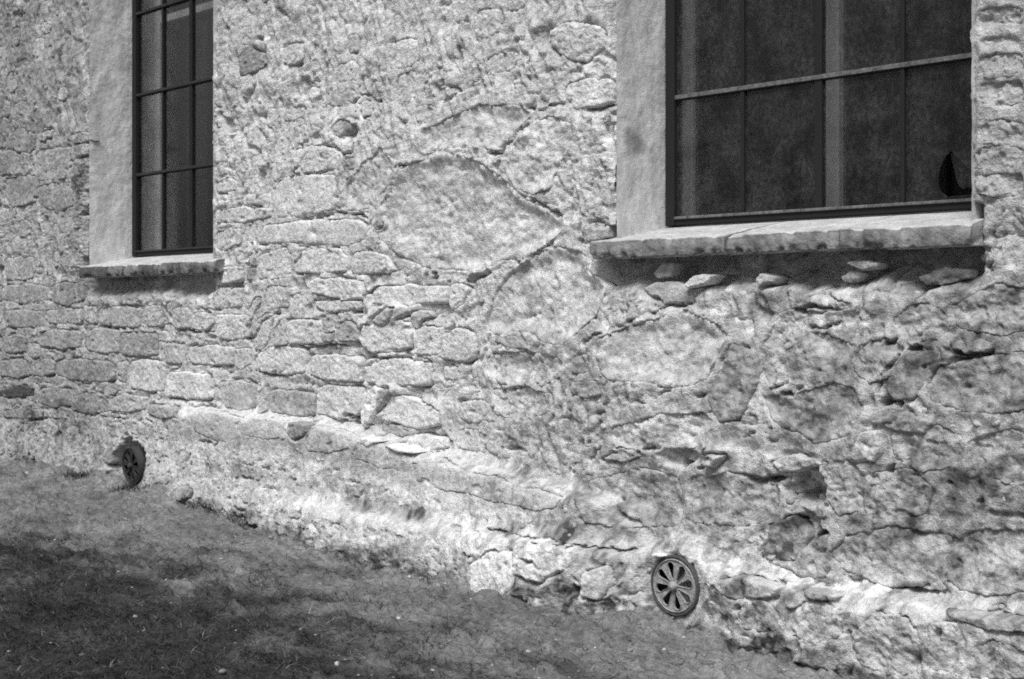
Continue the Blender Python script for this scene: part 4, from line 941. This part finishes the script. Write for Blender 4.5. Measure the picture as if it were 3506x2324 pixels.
# ------------------------------------------------------------------ round cast vents
def lathe(name, prof, parent, mat, n=72):
    p = np.array(prof); th = np.linspace(0, 2 * math.pi, n, endpoint=False)
    X = p[:, 0:1] * np.cos(th); Zv = p[:, 0:1] * np.sin(th); Yv = np.repeat(p[:, 1:2], n, 1)
    i = np.arange(len(p) * n).reshape(len(p), n); j = np.roll(i, -1, 1)
    Fq = np.stack([i[:-1], i[1:], j[1:], j[:-1]], -1).reshape(-1, 4)
    return link(name, np_mesh(name, np.stack([X, Yv, Zv], -1).reshape(-1, 3), Fq), parent, mat)
def make_vent(x, y, z, R, label, light, rot, ring='iron'):
    v = lathe('vent', [(R * .90, .02), (R * .90, -.002), (R * .93, -.007), (R * .97, -.008), (R, -.005), (R, .035)], house, ring)
    v['label'] = label
    v.location = (x, y, z); v.rotation_euler = rot
    A = lambda r, n=48: [(r * math.cos(k * 2 * math.pi / n), r * math.sin(k * 2 * math.pi / n)) for k in range(n)]
    holes = []; lips = []
    for k in range(8):
        th = math.radians(103 - 45 * k)
        pts = []
        for t in np.linspace(0, 1, 9): pts.append((R * (.20 + .44 * t), R * (.03 + .115 * t)))
        for a in np.linspace(80, -80, 9): pts.append((R * (.64 + .145 * math.cos(math.radians(a))), R * .145 * math.sin(math.radians(a))))
        for t in np.linspace(1, 0, 9): pts.append((R * (.20 + .44 * t), -R * (.03 + .115 * t)))
        holes.append([(p * math.cos(th) - q * math.sin(th), p * math.sin(th) + q * math.cos(th)) for p, q in pts])
    curve_plate('grille_plate', A(R * .895), holes, .004, v, light, .0008)
    for hl in holes:                                     # raised lip of each petal opening
        P = np.array(hl); c = P.mean(0); m = len(P)
        rings = [(1.00, -.0035), (1.02, -.007), (1.07, -.0075), (1.11, -.0045)]
        X = np.stack([c[0] + (P[:, 0] - c[0]) * s for s, _ in rings]); Zv = np.stack([c[1] + (P[:, 1] - c[1]) * s for s, _ in rings]); Yv = np.stack([np.full(m, d) for _, d in rings])
        i = np.arange(len(rings) * m).reshape(len(rings), m); j = np.roll(i, -1, 1)
        Fq = np.stack([i[:-1], i[1:], j[1:], j[:-1]], -1).reshape(-1, 4)
        link('petal_rim', np_mesh('petal_rim', np.stack([X, Yv, Zv], -1).reshape(-1, 3), Fq), v, light)
    lathe('inner_ring', [(R * .84, -.004), (R * .85, -.009), (R * .87, -.009), (R * .885, -.004)], v, light)
    lathe('hub', [(R * .17, -.004), (R * .165, -.016), (R * .13, -.024), (R * .06, -.028), (.0005, -.029)], v, light, 32)
    d = lathe('duct', [(R * .84, .006), (R * .84, .22), (.001, .22)], v, 'dark')
    return v
(vx, vz), vy, vr = VENT[0]
make_vent(float(vx), vy + .004, float(vz), vr, 'round iron vent with eight petal openings beside the bare ground, nearer one', 'iron_light', (0, 0, 0))
(vx, vz), vy, vr = VENT[1]
make_vent(float(vx), vy + .0, float(vz), vr, 'dark round iron vent in a hollow at the far foot of the wall', 'iron_dark', (math.radians(4), 0, 0), 'iron_dark')

# ------------------------------------------------------------------ room behind, wall top
bm = bmesh.new()
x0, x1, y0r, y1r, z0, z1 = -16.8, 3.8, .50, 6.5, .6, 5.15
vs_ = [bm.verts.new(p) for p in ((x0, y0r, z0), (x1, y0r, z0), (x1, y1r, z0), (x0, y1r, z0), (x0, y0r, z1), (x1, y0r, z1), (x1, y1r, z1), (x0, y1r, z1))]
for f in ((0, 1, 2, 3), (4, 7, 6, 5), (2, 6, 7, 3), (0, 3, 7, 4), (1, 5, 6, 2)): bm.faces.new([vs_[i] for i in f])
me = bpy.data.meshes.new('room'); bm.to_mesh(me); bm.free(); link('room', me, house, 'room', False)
box('wall_cap', house, 'mortar', -17, 4, -.06, 6.6, 5.16, 5.3, .02)

# ------------------------------------------------------------------ ground
GRASS = loc(0, [(-300, 1255), (0, 1275), (200, 1290), (420, 1330), (560, 1345), (720, 1420), (860, 1480), (980, 1568), (1250, 1800), (-300, 1900)])
gx_, gy_ = Gd(GRASS[:, 0], GRASS[:, 1], .03); GP = np.stack([gx_, gy_], 1)
def ground_z(X, Y):
    z = np.interp(X, gl_x, gl_z) * sst(-6, -.3, Y) * 1.0
    z = z + .05 * sst(-.75, -.05, Y) * sst(-5.2, -7.5, X)
    z = z + .022 * fbm(X * 1.1, Y * 1.6, 2, 800) + .016 * fbm(X * 4, Y * 5, 3, 805) + .012 * fbm(X * 14, Y * 20, 3, 810, .6)
    z = z + sst(-.55, -.15, Y) * (.045 * fbm(X * 3.2, Y * 3, 3, 821) + .020 * fbm(X * 13, Y * 13, 2, 824))
    cl = sst(.15, .5, perlin(X * 8, Y * 11, 815)); f1, f2, kd = worley(X / .05, Y / .04, 8); return z + cl * .020 * (1 + perlin(X * 30, Y * 30, 817)) + .010 * (kd - .5) * sst(-.2, .3, perlin(X * 3, Y * 3, 819))
def grade(lo, hi, d, far):
    c = np.arange(lo, hi, d); n = 26; g = np.geomspace(d * 3, far, n); return np.concatenate([(lo - np.cumsum(g))[::-1], c, hi + np.cumsum(g)])
gxs = grade(-11.0, -1.6, .0125, 160); gys = grade(-3.3, 0.12, .010, 160)
gys = gys[(gys < .6)]; gys = np.concatenate([gys, [5, 40, 300]])
GXX, GYY = np.meshgrid(gxs, gys)
gz = ground_z(GXX, GYY); far = sst(8, 60, np.hypot(GXX + 5, GYY + 2)); gz = gz * (1 - far) - .02 * far
gz = np.where(GYY > .3, -.5, gz)
seg = seg_dist(GXX, GYY, np.vstack([GP, GP[:1]])) * np.where(inside(GXX, GYY, GP), 1, -1)
GM = sst(-.7, .6, seg + .6 * fbm(GXX * 3, GYY * 4, 3, 830))
ti = .18 + .06 * fbm(GXX * 2, GYY * 3, 3, 835) + .04 * fbm(GXX * 12, GYY * 16, 3, 838)
ti = ti * (1 - .78 * GM)
near = sst(-.45, -.1, GYY) * sst(-.1, .3, fbm(GXX * 5, GYY * 7, 3, 840)) ; ti = ti + .02 * sst(-1.3, -.5, GYY) * sst(-10.5, -8, GXX) + .03 * near + .06 * sst(-3.6, -2.4, GXX) * sst(-1.6, -.4, GYY)
ti = ti + .16 * sst(-9.2, -10.0, GXX) * sst(-.35, -.1, GYY)
g = grid_patch('ground', GXX, GYY, gz, np.clip(ti, .03, .5), None, 'soil'); g['kind'] = 'structure'

# short matted grass on the dark corner, thin tufts elsewhere
r_ = np.random.RandomState(5)
def scatter(n, lo, hi, fn):
    x = r_.uniform(lo[0], hi[0], n); y = r_.uniform(lo[1], hi[1], n); k = r_.rand(n) < fn(x, y); return x[k], y[k]
def gmask(x, y):
    s = seg_dist(x, y, np.vstack([GP, GP[:1]])) * np.where(inside(x, y, GP), 1, -1)
    return sst(-.7, .6, s + .6 * fbm(x * 3, y * 4, 3, 830))
bx_, by_ = scatter(170000, (-9.6, -3.4), (-2.6, -.15), lambda x, y: gmask(x, y) * (.35 + .65 * sst(-.4, .2, fbm(x * 5, y * 5, 2, 850))))
cx_, cy_ = scatter(30000, (-10.2, -3.0), (-2.0, -.10), lambda x, y: (.15 + .85 * sst(.0, .4, fbm(x * 3.5, y * 5, 3, 860))) * .8)
tp = loc(0, [(1060, 1318), (1100, 1300), (1020, 1310), (1380, 1385), (1300, 1368), (640, 1215), (560, 1195), (900, 1290), (770, 1250), (430, 1155), (345, 1128)])
tx_, ty_ = Gd(tp[:, 0], tp[:, 1], .03); dx_ = np.concatenate([r_.normal(x, .09, 260) for x in tx_]); dy_ = np.concatenate([r_.normal(min(y, -.2), .035, 260) for y in ty_])
nb_, nc_ = len(bx_), len(cx_)
bx_ = np.concatenate([bx_, cx_, dx_]); by_ = np.concatenate([by_, cy_, dy_]); n = len(bx_)
ln = r_.uniform(.015, .050, n); an = r_.normal(.4, 1.0, n) + np.where(r_.rand(n) < .5, 0, math.pi); lean = r_.uniform(1.0, 2.9, n); wd = r_.uniform(.0009, .0024, n)
ln[nb_ + nc_:] *= 1.6; lean[nb_ + nc_:] *= .4
bz = ground_z(bx_, by_) - .003
dx, dy = np.cos(an), np.sin(an)
p0 = np.stack([bx_ - dy * wd, by_ + dx * wd, bz], 1); p1 = np.stack([bx_ + dy * wd, by_ - dx * wd, bz], 1)
mid = np.stack([bx_ + dx * ln * lean * .35, by_ + dy * ln * lean * .35, bz + ln * .35], 1); sd_ = np.stack([-dy * wd * .7, dx * wd * .7, 0 * wd], 1)
tip = np.stack([bx_ + dx * ln * lean, by_ + dy * ln * lean, bz + ln * np.clip(1.0 - .33 * lean, .08, 1)], 1)
Vg = np.stack([p0, p1, mid - sd_, mid + sd_, tip, tip + 1e-4], 1)[:, :6].reshape(-1, 3)
b0 = np.arange(n)[:, None] * 6
Fg = np.vstack([b0 + np.array([[0, 1, 2, 3]]), b0 + np.array([[3, 2, 4, 5]])])
tg = r_.gamma(2.0, .018, n); tg[nb_:nb_ + nc_] = r_.gamma(3.0, .035, nc_); tg = np.repeat(np.clip(tg, .015, .35), 6)
go = link('grass', np_mesh('grass', Vg, Fg, tg), None, 'grass'); tag(go, 'short dark matted grass at the lower left of the bare ground', 'grass', None, 'stuff')
# pale pebbles and crumbs of mortar
px_, py_ = scatter(3000, (-9.8, -2.9), (-1.9, -.03), lambda x, y: .10 + .45 * sst(-.5, -.12, y) + .25 * sst(-4.6, -3, x))
pc = np.stack([px_, py_, ground_z(px_, py_) + .001], 1); ps_ = r_.gamma(2.0, .0022, len(pc)) + .002
po = link('pebbles', chip_mesh('pebbles', pc, ps_, (1.1, 1, .6), r_.uniform(.2, .5, len(pc)), 2), None, 'pebble', False)
tag(po, 'pale pebbles and mortar crumbs strewn on the ground', 'pebbles', None, 'stuff')
